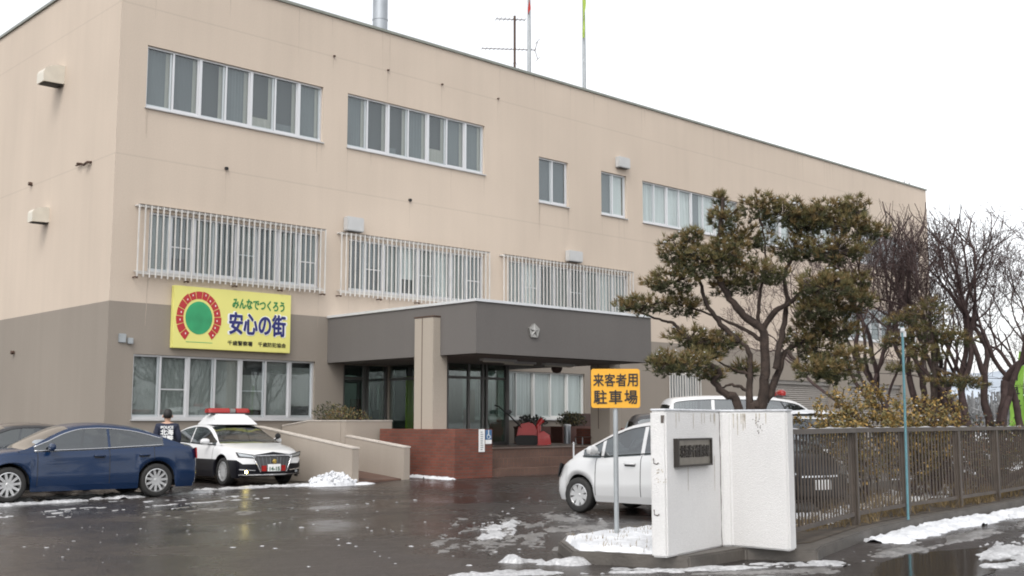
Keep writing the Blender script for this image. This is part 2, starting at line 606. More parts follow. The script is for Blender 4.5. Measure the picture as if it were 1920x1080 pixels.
M['interior'] = mat('car_interior', (0.03, 0.03, 0.03), 0.8)
M['seat'] = mat('seat_fabric', (0.10, 0.095, 0.09), 0.9)
M['blowerred'] = mat('machine_red', (0.42, 0.022, 0.020), 0.4, coat=0.3, var=0.08)
M['wood'] = mat('dark_wood', (0.055, 0.028, 0.022), 0.6, var=0.2, scale=6)
M['planter'] = mat('planter_brown', (0.11, 0.050, 0.038), 0.7, var=0.15)
M['blue'] = mat('pictogram_blue', (0.05, 0.14, 0.28), 0.5)
M['skin'] = mat('skin', (0.45, 0.28, 0.20), 0.6)
M['hair'] = mat('black_hair', (0.012, 0.010, 0.009), 0.6, var=0.3, scale=30)
M['uniform'] = mat('navy_uniform', (0.016, 0.020, 0.040), 0.85, var=0.15, scale=12)
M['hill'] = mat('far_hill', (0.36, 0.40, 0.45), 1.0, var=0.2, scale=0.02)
M['farwood'] = mat('far_wood', (0.14, 0.14, 0.14), 1.0, var=0.35, scale=0.3)
M['nobori'] = mat('flag_green', (0.22, 0.42, 0.06), 0.8, var=0.08)
M['flagred'] = mat('flag_red', (0.55, 0.03, 0.02), 0.8)
M['flagyellow'] = mat('flag_yellow', (0.7, 0.45, 0.1), 0.8)
M['flaggreen'] = mat('flag_lime', (0.38, 0.52, 0.08), 0.8)
M['shutter'] = mat('shutter_steel', (0.30, 0.275, 0.25), 0.5, 0.2, var=0.05)
M['tube'] = mat('lamp_tube', (0.6, 0.58, 0.5), 0.4)
M['stain'] = mat('rust_stain', (0.44, 0.40, 0.34), 0.9, var=0.3, scale=15)
M['streak'] = mat('rain_streak', (0.42, 0.35, 0.285), 0.9, var=0.1, scale=6)
M['crack'] = mat('crack_dark', (0.10, 0.085, 0.075), 0.9)


def cabin_inside(m):
    """car paint shows trim colour on the inner side of the shell"""
    t = m.node_tree
    out = [n for n in t.nodes if n.type == 'OUTPUT_MATERIAL'][0]
    pr = t.nodes['Principled BSDF']
    d = t.nodes.new('ShaderNodeBsdfDiffuse')
    d.inputs['Color'].default_value = (0.06, 0.058, 0.055, 1)
    g = t.nodes.new('ShaderNodeNewGeometry')
    mx = t.nodes.new('ShaderNodeMixShader')
    t.links.new(g.outputs['Backfacing'], mx.inputs[0])
    t.links.new(pr.outputs[0], mx.inputs[1])
    t.links.new(d.outputs[0], mx.inputs[2])
    t.links.new(mx.outputs[0], out.inputs['Surface'])
for _k in ('navy', 'carwhite', 'carsilver', 'carblack', 'cargrey'):
    cabin_inside(M[_k])


def text_mesh(body, w, h, bold=0.0, depth=0.004):
    """lettering as an MB in the XZ plane, centred, scaled to w x h, facing -Y; bold thickens the strokes by that share of the height"""
    c = bpy.data.curves.new('lettering', 'FONT')
    c.body = body
    c.extrude = 0.5
    o = bpy.data.objects.new('lettering', c)
    COL.objects.link(o)
    dg = bpy.context.evaluated_depsgraph_get()
    dg.update()
    me = o.evaluated_get(dg).to_mesh()
    vs = [v.co.copy() for v in me.vertices]
    fs = [tuple(p.vertices) for p in me.polygons]
    o.evaluated_get(dg).to_mesh_clear()
    bpy.data.objects.remove(o)
    bpy.data.curves.remove(c)
    b = MB()
    if not vs:
        return b
    x0, x1 = min(v.x for v in vs), max(v.x for v in vs)
    y0, y1 = min(v.y for v in vs), max(v.y for v in vs)
    e = bold * h
    sx, sy = (w - 2 * e) / max(1e-6, x1 - x0), (h - 2 * e) / max(1e-6, y1 - y0)
    cx, cy = (x0 + x1) / 2, (y0 + y1) / 2
    offs = [(0, 0)] if not bold else [(e * math.cos(k * math.pi / 4), e * math.sin(k * math.pi / 4)) for k in range(8)] + [(0, 0)]
    for k, (dx, dz) in enumerate(offs):
        b.add([((v.x - cx) * sx + dx, -v.z * depth - .0004 * k, (v.y - cy) * sy + dz) for v in vs], fs)
    return b

# ------------------------------------------------------------------ ground
def rect_sheet(name, xs, ys, m, dz=0.0, kind='structure'):
    b = MB()
    nx, ny = len(xs), len(ys)
    b.v = [(x, y, gz(x, y) + dz) for y in ys for x in xs]
    for j in range(ny - 1):
        for i in range(nx - 1):
            a = j * nx + i
            b.f.append((a, a + 1, a + nx + 1, a + nx))
            b.m.append(0)
    o = b.build(name, m, smooth=True)
    o['kind'] = kind
    return o


gx = [-900, -300, -100, -40] + [x * 0.75 for x in range(-20, 60)] + [60, 100, 300, 900, 2500]
gy = [-900, -300, -100, -30] + [y * 0.75 for y in range(-8, 48)] + [50, 100, 300, 900, 2500]
rect_sheet('parking_lot', gx, gy, M['asphalt'])
rect_sheet('snow_field', [60, 90, 200, 600, 2400], [-100, 0, 8, 40, 120, 400, 1200, 2400], M['snow'], 0.012)

YF, XL, XR, ZT, ZG = 28.2, 12.34, 57.4, 13.94, 4.62
YB = 48.0

# ------------------------------------------------------------------ police station
bld = tag(empty('police_station', (XL, YF, 0)), 'beige three-storey police station with taupe ground floor and flat roof', 'building')


def bbuild(b, name, m, parent=None, **k):
    """world-space shapes -> child of the building"""
    par = parent or bld
    off = Vector((XL, YF, 0))
    b.v = [(p[0] - off.x, p[1] - off.y, p[2]) for p in b.v]
    return b.build(name, m, par, **k)


# openings on the front: x0, x1, z0, z1
W3A, W3B = (13.12, 18.76, 9.90, 11.62), (19.66, 25.36, 9.91, 11.62)
W3C, W3D = (27.98, 29.50, 9.32, 10.98), (31.30, 32.76, 9.30, 10.97)
W3E, W3F, W3G = (33.72, 40.12, 9.28, 10.95), (41.7, 48.6, 9.28, 10.95), (50.2, 56.4, 9.28, 10.95)
W2A, W2B, W2C, W2D = (13.35, 18.75, 5.45, 7.08), (19.80, 25.35, 5.45, 7.08), (26.5, 32.8, 5.45, 7.08), (48.4, 55.8, 5.45, 7.08)
W1A, W1B, W1C = (13.06, 18.66, 1.57, 3.27), (24.4, 30.30, 1.60, 3.24), (35.2, 37.08, 1.93, 3.42)
SH1, SH2 = (42.1, 47.2, 0.0, 3.35), (48.7, 53.9, 0.0, 3.35)
ENT = (19.68, 21.38, 0.80, 3.22)
OPEN = [W3A, W3B, W3C, W3D, W3E, W3F, W3G, W2A, W2B, W2C, W2D, W1A, W1B, W1C, SH1, SH2, ENT]
xs = sorted({XL, XR} | {o[0] for o in OPEN} | {o[1] for o in OPEN})
zs = sorted({0.0, ZT, ZG} | {o[2] for o in OPEN} | {o[3] for o in OPEN})
up, lo = MB(), MB()
for i in range(len(xs) - 1):
    for j in range(len(zs) - 1):
        x0, x1, z0, z1 = xs[i], xs[i + 1], zs[j], zs[j + 1]
        cx, cz = (x0 + x1) / 2, (z0 + z1) / 2
        if any(o[0] < cx < o[1] and o[2] < cz < o[3] for o in OPEN):
            continue
        (up if cz > ZG else lo).quad((x0, YF, z0), (x1, YF, z0), (x1, YF, z1), (x0, YF, z1))
RV = 0.32
for o in OPEN:
    b = up if o[2] > ZG else lo
    x0, x1, z0, z1 = o
    b.quad((x0, YF, z0), (x0, YF, z1), (x0, YF + RV, z1), (x0, YF + RV, z0))
    b.quad((x1, YF, z0), (x1, YF + RV, z0), (x1, YF + RV, z1), (x1, YF, z1))
    b.quad((x0, YF, z1), (x1, YF, z1), (x1, YF + RV, z1), (x0, YF + RV, z1))
    b.quad((x0, YF, z0), (x0, YF + RV, z0), (x1, YF + RV, z0), (x1, YF, z0))
for (za, zb, b) in ((0, ZG, lo), (ZG, ZT, up)):
    b.quad((XL, YF, za), (XL, YF, zb), (XL, YB, zb), (XL, YB, za))
    b.quad((XR, YF, za), (XR, YB, za), (XR, YB, zb), (XR, YF, zb))
    b.quad((XL, YB, za), (XL, YB, zb), (XR, YB, zb), (XR, YB, za))
bbuild(up, 'wall', M['beige'])
w = bbuild(lo, 'wall', M['taupe'])
w['label'] = 'taupe painted ground floor band'
r = MB()
r.box((XL + 0.25, YF + 0.25, 13.3), (XR - 0.25, YB - 0.25, 13.4))
bbuild(r, 'roof', M['kerb'])
c = MB()
T = 0.06
c.box((XL - T, YF - T, ZT - 0.03), (XR + T, YF + 0.3, ZT + 0.05))
c.box((XL - T, YF + 0.3, ZT - 0.03), (XL + 0.3, YB + T, ZT + 0.05))
c.box((XR - 0.3, YF + 0.3, ZT - 0.03), (XR + T, YB + T, ZT + 0.05))
c.box((XL + 0.3, YB - 0.3, ZT - 0.03), (XR - 0.3, YB + T, ZT + 0.05))
bbuild(c, 'coping', M['coping'])

rnd = random.Random(4)


def window(o, n, blinds, frame=None, thick_every=2, rails=0.0, Y=YF, glass=None, strip=True, sill=True, smat='blind_buff', pleat=.002):
    x0, x1, z0, z1 = o
    fm = frame or M['alu']
    yf = Y + 0.13
    f = MB()
    fw = 0.05
    f.box((x0, yf - .05, z0), (x0 + fw, yf + .05, z1))
    f.box((x1 - fw, yf - .05, z0), (x1, yf + .05, z1))
    f.box((x0 + fw, yf - .05, z1 - fw), (x1 - fw, yf + .05, z1))
    f.box((x0 + fw, yf - .06, z0), (x1 - fw, yf + .05, z0 + 0.075))
    pw = (x1 - x0) / n
    for i in range(1, n):
        hw_ = 0.042 if i % thick_every == 0 else 0.026
        x = x0 + pw * i
        f.box((x - hw_, yf - (0.062 if i % thick_every == 0 else 0.045), z0 + 0.075), (x + hw_, yf + .04, z1 - fw))
    for i in range(n):          # thin sash stiles and bottom rail, alternate panes set behind
        xa, xb = x0 + pw * i, x0 + pw * (i + 1)
        off = 0.0 if i % 2 else 0.022
        f.box((xa + .03, yf - .02 + off, z0 + .075), (xb - .03, yf + .012 + off, z0 + .125))
        f.box((xb - .085, yf - .02 + off, z0 + .125), (xb - .035, yf + .012 + off, z1 - fw))
        if rails and i % 3 == 1:
            zz = z0 + (z1 - z0) * 0.47
            f.box((xa + .03, yf - .014 + off, zz - .015), (xb - .085, yf + .01 + off, zz + .015))
    fo = bbuild(f, 'window', fm)
    g = MB()
    g.box((x0 + fw, yf + 0.0, z0 + .07), (x1 - fw, yf + 0.006, z1 - fw))
    bbuild(g, 'pane', glass or M['glass'], fo)
    if sill:
        s = MB()
        s.prism([(x0 - .03, Y - .06, z0 - .035), (x0 - .03, Y - .06, z0 - .008), (x0 - .03, Y + .08, z0 + .004), (x0 - .03, Y + .08, z0 - .035)], (x1 - x0 + .06, 0, 0))
        bbuild(s, 'sill', M['sill'], fo)
    ms = ['blind_grey', 'blind_mid', 'blind_pale', 'blind_buff', 'room', 'blind_soft']
    bl = MB()
    for i in range(n):
        xa, xb = x0 + pw * i + .02, x0 + pw * (i + 1) - .02
        k = blinds[i % len(blinds)]
        top, bot, mm, wid = k
        if bot < 1.0:
            za, zb = z0 + (z1 - z0) * bot + .02, z0 + (z1 - z0) * top - .02
            bl.grid(lambda u, v: (xa + (xb - xa) * wid * u, yf + .085 + pleat * math.sin(u * 40 + i), za + (zb - za) * v), 24, 1, mm)
        if strip:
            xs_ = xa + (xb - xa) * 0.78
            bl.grid(lambda u, v: (xs_ + (xb - xs_) * u, yf + .062 + pleat * math.sin(u * 18), z0 + .08 + (z1 - z0 - .1) * v), 8, 1, ms.index(smat))
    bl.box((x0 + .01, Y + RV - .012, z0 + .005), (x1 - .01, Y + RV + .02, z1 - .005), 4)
    bbuild(bl, 'blind', [M[q] for q in ms], fo, smooth=False)
    return fo


G, MI, P, BU, RM, SO = 0, 1, 2, 3, 4, 5
full = lambda m, w=1.0: (1.0, 0.0, m, w)
none = (1, 1.0, 0, 1)
window(W3A, 7, [full(MI, .8), full(G, .8), none, full(MI, .8), (0.25, 0, BU, 1), (0.22, 0, MI, 1), full(MI, .8)])
window(W3B, 7, [full(MI, .78), none, (0.2, 0, MI, .5), full(MI), (0.35, 0, BU, 1), full(MI, .8), full(MI, .8)])
window(W3C, 2, [full(G), full(G)], strip=False)
window(W3D, 2, [full(MI), full(P, .9)], strip=False)
window(W3E, 8, [full(P), full(P, .9), full(P), full(P, .85), full(MI), full(P)], smat='blind_pale', pleat=.008)
window(W3F, 8, [full(P), full(MI), full(P, .9)])
window(W3G, 8, [full(G), full(MI), none], strip=False)
window(W2A, 8, [full(SO, .9), (1, .28, MI, .9), full(SO, .8), full(MI), full(SO, .9), full(MI), full(SO, .7), full(MI)], rails=1, smat='blind_soft', pleat=.010)
window(W2B, 8, [none, (1, .5, MI, 1), full(SO), (1, .35, P, 1), full(SO), full(P), full(SO, .9), full(MI)], rails=1, smat='blind_soft', pleat=.010)
window(W2C, 8, [full(SO), full(P, .9), none, full(SO), full(MI), full(SO), full(P), full(SO)], rails=1, smat='blind_soft', pleat=.010)
window(W2D, 8, [full(G), full(MI)], strip=False)
window(W1A, 7, [full(SO), full(SO), (1, .05, SO, 1), full(SO), (.75, .15, SO, 1), full(SO), (.9, .22, SO, 1)], rails=1, strip=False)
window(W1B, 7, [full(SO), full(SO), full(P), full(P), full(P), full(P), full(P)], frame=M['whiteframe'], smat='blind_pale', pleat=.004)
window(W1C, 3, [full(G)], strip=False)

# louvred steel shutters of the garages
for o in (SH1, SH2):
    s = MB()
    x0, x1, z0, z1 = o
    n = int((z1 - z0) / 0.09)
    for i in range(n):
        za = z0 + (z1 - z0) * i / n
        zb = z0 + (z1 - z0) * (i + 1) / n
        s.add([(x0, YF + .2, za), (x1, YF + .2, za), (x1, YF + .17, (za + zb) / 2), (x0, YF + .17, (za + zb) / 2), (x1, YF + .2, zb), (x0, YF + .2, zb)],
              [(0, 1, 2, 3), (3, 2, 4, 5)])
    s.box((x0, YF + .1, z1 - .16), (x1, YF + .16, z1))
    bbuild(s, 'shutter', M['shutter'])


def grille(x0, x1, z0, z1, n, d=0.24):
    b = MB()
    y = YF - d
    for i in range(n + 1):
        x = x0 + (x1 - x0) * i / n
        b.box((x - .0155, y - .0155, z0 + .02), (x + .0155, y + .0155, z1))
        b.box((x - .013, y + .017, z1 - .026), (x + .013, YF - .002, z1))
    for z in (z0 + .12, z1 - .012):
        b.box((x0 - .02, y + .018, z - .02), (x1 + .02, y + .045, z + .02))
    b.box((x0 - .02, YF - .045, z1 - .03), (x1 + .02, YF - .012, z1 + .012))
    b.box((x0, y + .1, z0 + .17), (x1, y + .125, z0 + .195))
    b.box((x0, y + .19, z0 + .17), (x1, y + .215, z0 + .195))
    nb = 5
    for i in range(nb):
        x = x0 + (x1 - x0) * i / (nb - 1)
        b.box((x - .02, y - .022, z0 - .03), (x + .02, y + .04, z0 + .02), 1)
        b.box((x - .016, y + .05, z0 + .0), (x + .016, YF - .003, z0 + .03), 1)
    b.box((x0 - .02, y - .012, z1 + .001), (x1 + .02, y + .014, z1 + .012), 1)
    return bbuild(b, 'window_grille', [M['grille'], M['rust']])


grille(12.95, 18.78, 5.26, 7.20, 34)
grille(19.36, 25.38, 5.26, 7.20, 35)
grille(26.05, 32.80, 5.26, 7.20, 39)
b = MB()
for i in range(13):
    x = 35.15 + 1.98 * i / 12
    b.box((x - .02, YF - .08, 1.85), (x + .02, YF - .04, 3.46))
b.box((35.1, YF - .04, 1.9), (37.17, YF - .002, 1.95))
b.box((35.1, YF - .04, 3.38), (37.17, YF - .002, 3.43))
bbuild(b, 'window_grille', M['grille'])

# faint rain streaks and hairline cracks below sill ends and drains
b = MB()
rs = random.Random(15)
spots = []
for o in (W3A, W3B, W3C, W3D, W3E, W2A, W2B, W2C):
    spots += [(o[0] + .02, o[2] - .05), (o[1] - .02, o[2] - .05)] + [(rs.uniform(o[0], o[1]), o[2] - .05) for _ in range(2)]
spots += [(x_, z_ - .05) for (x_, z_) in ((19.11, 12.68), (21.18, 12.69), (23.42, 12.69), (25.96, 12.71), (15.56, 8.6), (22.12, 8.59))]
spots += [(rs.uniform(12.6, 50), 13.85) for _ in range(26)]
for (x_, z_) in spots:
    L_ = rs.uniform(.35, 1.5)
    w_ = rs.uniform(.006, .016)
    n_ = 6
    e_ = rs.uniform(-.03, .03)
    for k in range(n_):
        t0_, t1_ = k / n_, (k + 1) / n_
        xa, xb = x_ + e_ * t0_ + .006 * math.sin(k * 2.1), x_ + e_ * t1_ + .006 * math.sin((k + 1) * 2.1)
        wa, wb_ = w_ * (1 - .8 * t0_), w_ * (1 - .8 * t1_)
        b.quad((xa - wa, YF - .0025, z_ - L_ * t0_), (xb - wb_, YF - .0025, z_ - L_ * t1_), (xb + wb_, YF - .0025, z_ - L_ * t1_), (xa + wa, YF - .0025, z_ - L_ * t0_))
bbuild(b, 'rain_streak', M['streak'])['kind'] = 'stuff'

# exhaust hoods: boxes on the front, curved hoods on the left wall
for (x, z, w_, h_) in ((19.57, 7.28, .62, .44), (29.3, 7.30, .72, .40), (32.1, 11.22, .64, .42), (44.0, 11.18, .75, .36)):
    b = MB()
    b.box((x, YF - .24, z), (x + w_, YF - .001, z + h_))
    o = bbuild(b, 'vent_hood', M['hoodwhite'], bevel=0.025)
    b = MB()
    b.box((x + .04, YF - .21, z - .006), (x + w_ - .04, YF - .04, z + .003))
    bbuild(b, 'louvre', M['darkgrey'], o)
for (y0, y1, z0, z1, d) in ((31.85, 32.35, 11.16, 11.72, .60), (32.5, 32.85, 7.20, 7.66, .48)):
    b = MB()
    pts = [(XL - .001, z0 + .02)] + [(XL - d * math.sin(a), z0 + .26 + (z1 - z0 - .26) * math.cos(a)) for a in [math.pi / 2 * k / 8 for k in range(9)]] + [(XL - d, z0)]
    b.prism([(x, y0, z) for x, z in pts], (0, y1 - y0, 0))
    o = bbuild(b, 'vent_hood', M['hoodbeige'])
    b = MB()
    b.box((XL - d + .05, y0 + .05, z0 - .02), (XL - .03, y1 - .05, z0 + .006))
    bbuild(b, 'louvre', M['black'], o)

# anchor bolts, drain stubs and small pipes left in the render
for (x, z) in ((19.11, 12.68), (21.18, 12.69), (23.42, 12.69), (25.96, 12.71), (15.56, 8.6), (22.12, 8.59)):
    b = MB()
    b.tube([(x, YF + .02, z), (x, YF - .07, z - .015)], 0.030 if z > 10 else 0.05, 8, 1 if z > 10 else 0)
    bbuild(b, 'drain_stub', [M['black'], M['rust']])
b = MB()
b.tube([(XL + .02, 29.7, 8.52), (XL - .12, 29.7, 8.5), (XL - .12, 29.95, 8.46)], .035, 6)
b.tube([(XL + .02, 30.35, 8.58), (XL - .14, 30.35, 8.56)], .035, 6)
b.tube([(XL - .06, 29.7, 8.5), (XL - .06, 30.6, 8.56)], .02, 6)
bbuild(b, 'pipe_bracket', M['rust'])
for (y, z) in ((33.97, 8.57), (34.7, 3.56)):
    b = MB()
    b.tube([(XL + .02, y, z), (XL - .1, y, z)], .06, 8)
    bbuild(b, 'drain_stub', M['rust'])
b = MB()
b.box((12.62, YF - .05, 3.55), (12.82, YF - .001, 3.78))
b.box((12.86, YF - .09, 3.52), (13.0, YF - .001, 3.68))
bbuild(b, 'wall_lamp', M['galv'], bevel=.01)

# ---- entrance: canopy, columns, brick plinth, terrace, glazed lobby
CX0, CX1, CY0, CZ0, CZ1 = 19.08, 26.03, 21.52, 3.25, 4.58
b = MB()
b.box((CX0, CY0, CZ0), (CX1, YF - .002, CZ1))
cn = bbuild(b, 'entrance_canopy', M['canopy'])
b = MB()
b.box((CX0 - .04, CY0 - .04, CZ1 + .001), (CX1 + .04, YF - .003, CZ1 + .07))
bbuild(b, 'flashing', M['flash'], cn)
b = MB()
b.box((CX0 + .3, CY0 + .3, CZ0 - .012), (CX1 - .3, YF - .3, CZ0 - .003))
bbuild(b, 'soffit', M['soffit'], cn)
for (x, y) in ((20.6, 23.0), (21.95, 23.6), (23.6, 23.6)):
    b = MB()
    b.box((x, y - .09, CZ0 - .075), (x + 1.25, y + .09, CZ0 - .013))
    o = bbuild(b, 'ceiling_light', M['hoodwhite'], cn)
    b = MB()
    b.tube([(x + .05, y, CZ0 - .095), (x + 1.2, y, CZ0 - .095)], .022, 8)
    bbuild(b, 'lamp_tube', M['tube'], o)
b = MB()
b.lathe([(0.001, 0), (.1, 0), (.16, -.07), (.17, -.14), (.12, -.24), (.001, -.27)], (24.55, 24.0, CZ0 - .012), n=16)
bbuild(b, 'speaker', M['wood'], cn, smooth=True, weld=True)
for (x0, x1) in ((18.84, 19.33), (25.76, 26.27)):
    b = MB()
    b.box((x0, 22.95, 0.0), (x1, 23.745, 4.26))
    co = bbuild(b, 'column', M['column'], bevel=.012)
    b = MB()
    b.box((x0 - .004, 23.40, 1.3), (x0 + .006, 23.425, 4.25))
    bbuild(b, 'joint', M['rust'], co)
    b = MB()
    b.box((x0 - .015, 22.935, 4.263), (x1 + .015, 23.76, 4.295))
    bbuild(b, 'column_cap', M['rust'], co)
TZ = 0.79
b = MB()
b.box((18.6, 21.78, 0), (19.88, 22.945, 1.32))
b.box((18.6, 22.945, 0), (18.835, 24.9, 1.32))
b.box((19.34, 22.946, 0), (19.88, 24.9, 1.318))
bbuild(b, 'brick_plinth', M['brick'])
b = MB()
b.box((26.3, 22.4, 0.0), (26.55, 24.6, 1.30))
b.box((26.3, 24.6, 0.0), (33.0, 24.85, 1.30))
bbuild(b, 'brick_parapet', M['brick'])
b = MB()
b.box((19.885, 22.5, 0.0), (26.295, YF - .003, TZ))
tr = bbuild(b, 'terrace', M['tile'])
b = MB()
b.box((19.89, 22.47, TZ + .001), (26.29, YF - .004, TZ + .02))
bbuild(b, 'terrace_floor', M['floor'], tr)
b = MB()
for i in range(2):
    b.box((19.9, 22.5 - .32 * (i + 1), 0), (26.0, 22.499 - .32 * i, TZ - .25 * (i + 1)))
bbuild(b, 'step', M['tile'], tr)
b = MB()
b.tube([(22.9, 21.75, 0.0), (22.9, 21.75, .95)], .024, 8)
bbuild(b, 'handrail_post', M['flash'], tr)

# lobby glazing: one wing along the wall, one projecting
b = MB()
ld = empty('lobby', (0, 0, 0), parent=bld)
VX0, VX1, VY = 21.42, 23.86, 25.5
fr = MB()
def post(x, y, w=.05, z0=TZ + .02, z1=CZ0 - .013):
    fr.box((x - w, y - w, z0), (x + w, y + w, z1))
for x in (VX0, 22.3, 22.86, 23.02, VX1):
    post(x, VY, .04 if x not in (VX0, VX1) else .06)
post(VX0, 26.8, .04)
for x in (19.72, 20.5, 20.62, 21.34):
    post(x, YF + .1, .045)
fr.box((VX0 + .06, VY - .03, 2.78), (VX1 - .06, VY + .03, 2.86))
fr.box((VX0 - .03, VY + .06, 2.78), (VX0 + .03, YF - .01, 2.86))
fr.box((19.765, YF + .07, 2.78), (20.45, YF + .13, 2.86))
fr.box((VX0 + .06, VY - .03, TZ + .02), (VX1 - .06, VY + .03, TZ + .12))
bbuild(fr, 'door_frame', M['darkframe'], ld)
g = MB()
g.box((VX0 + .05, VY - .004, TZ + .12), (22.82, VY + .004, CZ0 - .02))
g.box((23.06, VY - .004, TZ + .12), (VX1 - .05, VY + .004, CZ0 - .02))
g.box((VX0 - .004, VY + .06, TZ + .05), (VX0 + .004, YF - .02, CZ0 - .02))
g.box((VX1 - .004, VY + .06, TZ + .05), (VX1 + .004, YF - .02, CZ0 - .02))
g.box((19.73, YF + .096, TZ + .05), (21.34, YF + .104, CZ0 - .02))
bbuild(g, 'pane', M['glassdark'], ld)
d = MB()
d.box((22.38, VY + .02, TZ + .04), (22.80, VY + .05, 2.76))
d2 = MB()
bk = MB()
bk.box((VX0 + .1, YF - .12, TZ + .03), (VX1 - .1, YF - .05, CZ0 - .03))
bk.box((19.75, YF + RV - .03, TZ + .03), (21.33, YF + RV, CZ0 - .03))
bbuild(bk, 'back_wall', M['blind_grey'], ld)
for (x, y, z0, z1, w_, m_) in ((23.2, 26.6, 1.5, 2.5, .35, 'leaf2'), (23.35, 26.9, .82, 1.9, .3, 'leaf4'), (21.9, 26.8, 0.9, 1.9, .5, 'darkgrey'), (20.1, YF + .2, 1.3, 2.2, .4, 'wood'), (21.6, 27.6, .95, 2.9, .3, 'flaggreen')):
    q = MB()
    q.box((x, y, z0), (x + w_, y + .04, z1))
    bbuild(q, 'notice_board', M[m_], ld, bevel=.01)

# ---- things fixed to the building that can be lifted off
def wall_sign():
    x0, x1, z0, z1 = 14.05, 17.69, 3.47, 5.15
    yb = YF - .16
    root = tag(empty('banner_sign', (x0, yb, z0)), 'large yellow sign board with green and navy Japanese slogan above the ground-floor windows', 'sign')
    b = MB()
    b.box((0, 0, 0), (x1 - x0, .15, z1 - z0))
    b.build('board', M['banner'], root, bevel=.008)
    W_, H_ = x1 - x0, z1 - z0
    def put(name, txt, cx, cz, w_, h_, m, bold, y=-.004, depth=.004):
        t = text_mesh(txt, w_, h_, bold, depth)
        t.xf(Matrix.Translation((cx, y, cz)))
        return t.build(name, m, root)
    put('lettering', 'みんなでつくろう', W_ * .71, H_ * .785, W_ * .46, H_ * .175, M['bgreen'], .035)
    put('lettering', '安心の街', W_ * .705, H_ * .455, W_ * .53, H_ * .405, M['white'], .055, -.003, .002)
    put('lettering', '安心の街', W_ * .705, H_ * .455, W_ * .50, H_ * .375, M['bnavy'], .03, -.010)
    put('lettering', '千歳警察署', W_ * .555, H_ * .125, W_ * .215, H_ * .08, M['signblack'], .02)
    put('lettering', '千歳防犯協会', W_ * .835, H_ * .125, W_ * .25, H_ * .08, M['signblack'], .02)
    b = MB()
    cx, cz = W_ * .205, H_ * .50
    b.lathe([(0.0, -.006), (.40, -.006), (.40, .0)], (cx, 0, cz), 'Y', 40)
    b.v = [(p[0], p[1], cz + (p[2] - cz) * 1.12) for p in b.v]
    b.build('green_disc', M['bdisc'], root)
    b = MB()
    rr = random.Random(8)
    a0, a1, n = math.radians(-52), math.radians(236), 15
    for k in range(n):
        aa, ab = a0 + (a1 - a0) * k / n, a0 + (a1 - a0) * (k + 1) / n - .03
        ro = .655 + rr.uniform(-.02, .02)
        ri = .46
        poly = []
        for t in range(5):
            a = aa + (ab - aa) * t / 4
            poly.append((cx + ro * math.cos(a), -.007, cz + 1.13 * ro * math.sin(a)))
        for t in range(5):
            a = ab + (aa - ab) * t / 4
            poly.append((cx + ri * math.cos(a), -.007, cz + 1.13 * ri * math.sin(a)))
        b.prism(poly, (0, .006, 0), 0)
        a = (aa + ab) / 2
        rm = .56 + rr.uniform(-.03, .03)
        q = (cx + rm * math.cos(a), cz + 1.13 * rm * math.sin(a))
        if rr.random() < .7:
            s = .022
            b.box((q[0] - s * .6, -.012, q[1] - s), (q[0] + s * .6, -.0072, q[1] + s), 1)
    b.build('red_arch', [M['bred'], M['white']], root)
    b = MB()
    b.box((cx - .36, -.004, .17), (cx + .42, -.001, .185))
    b.build('small_line', M['bdisc'], root)


wall_sign()

# five-sided emblem on the canopy fascia
em = MB()
ex, ez, er = 21.12, 3.92, .21
pts = [(ex + er * math.sin(2 * math.pi * k / 5), ez + er * math.cos(2 * math.pi * k / 5)) for k in range(5)]
ins = [(ex + er * .36 * math.sin(2 * math.pi * (k + .5) / 5), ez + er * .36 * math.cos(2 * math.pi * (k + .5) / 5)) for k in range(5)]
em.prism([(x, CY0 - .05, z) for x, z in pts], (0, .049, 0))
for k in range(5):
    p, q, qm = pts[k], ins[k], ins[k - 1]
    cc = (ex, CY0 - .085, ez)
    P_, Q_, Qm = (p[0] * .93 + ex * .07, CY0 - .052, p[1] * .93 + ez * .07), (q[0], CY0 - .052, q[1]), (qm[0], CY0 - .052, qm[1])
    em.add([P_, Q_, cc, Qm], [(0, 1, 2), (0, 2, 3)])
eo = em.build('emblem', M['silver'])
tag(eo, 'silver five-sided emblem with raised star on the grey canopy fascia', 'emblem')

# chimney, aerial and flagpoles on the roof
b = MB()
b.lathe([(.28, 13.4), (.28, 18.6), (.25, 18.6), (.25, 13.5)], (24.4, 33.0, 0), n=24)
for z in (15.2, 16.4, 17.6):
    b.lathe([(.281, z), (.294, z + .01), (.294, z + .05), (.281, z + .06)], (24.4, 33.0, 0), n=24)
tag(b.build('chimney', M['steel'], smooth=True, ang=40), 'round steel flue pipe rising from the roof', 'chimney')

ant = tag(empty('aerial', (30.39, 32.0, 13.4)), 'television aerial mast with three spiky cross booms on the roof', 'aerial')
b = MB()
b.tube([(0, 0, 0), (0, 0, 4.45)], .05, 8)
b.build('mast', M['rust'], ant)
for (z, l0, l1, ne, sp) in ((4.30, -.85, .48, 8, .12), (3.05, -1.5, .95, 14, .10), (1.75, -.8, 1.0, 9, .10)):
    b = MB()
    # boom runs to the left-near / right-far
    dv = Vector((.80, -.42, .055))
    b.tube([dv * l0 + Vector((0, 0, z)), dv * l1 + Vector((0, 0, z))], .016, 6)
    ev = Vector((.35, .66, 0)).normalized()
    for k in range(ne):
        p = dv * (l0 + (l1 - l0) * k / (ne - 1)) + Vector((0, 0, z))
        b.tube([p - ev * sp * 1.6, p + ev * sp * 1.6], .010, 5)
    if z == 3.05:
        p = dv * l1 + Vector((0, 0, z))
        for sgn in (-1, 1):
            b.tube([p, p + Vector((.1, -.05, sgn * .38))], .013, 5)
            b.tube([p + Vector((.1, -.05, sgn * .38)) - ev * .3, p + Vector((.1, -.05, sgn * .38)) + ev * .3], .01, 5)
    b.build('boom', M['rust'], ant)
b = MB()
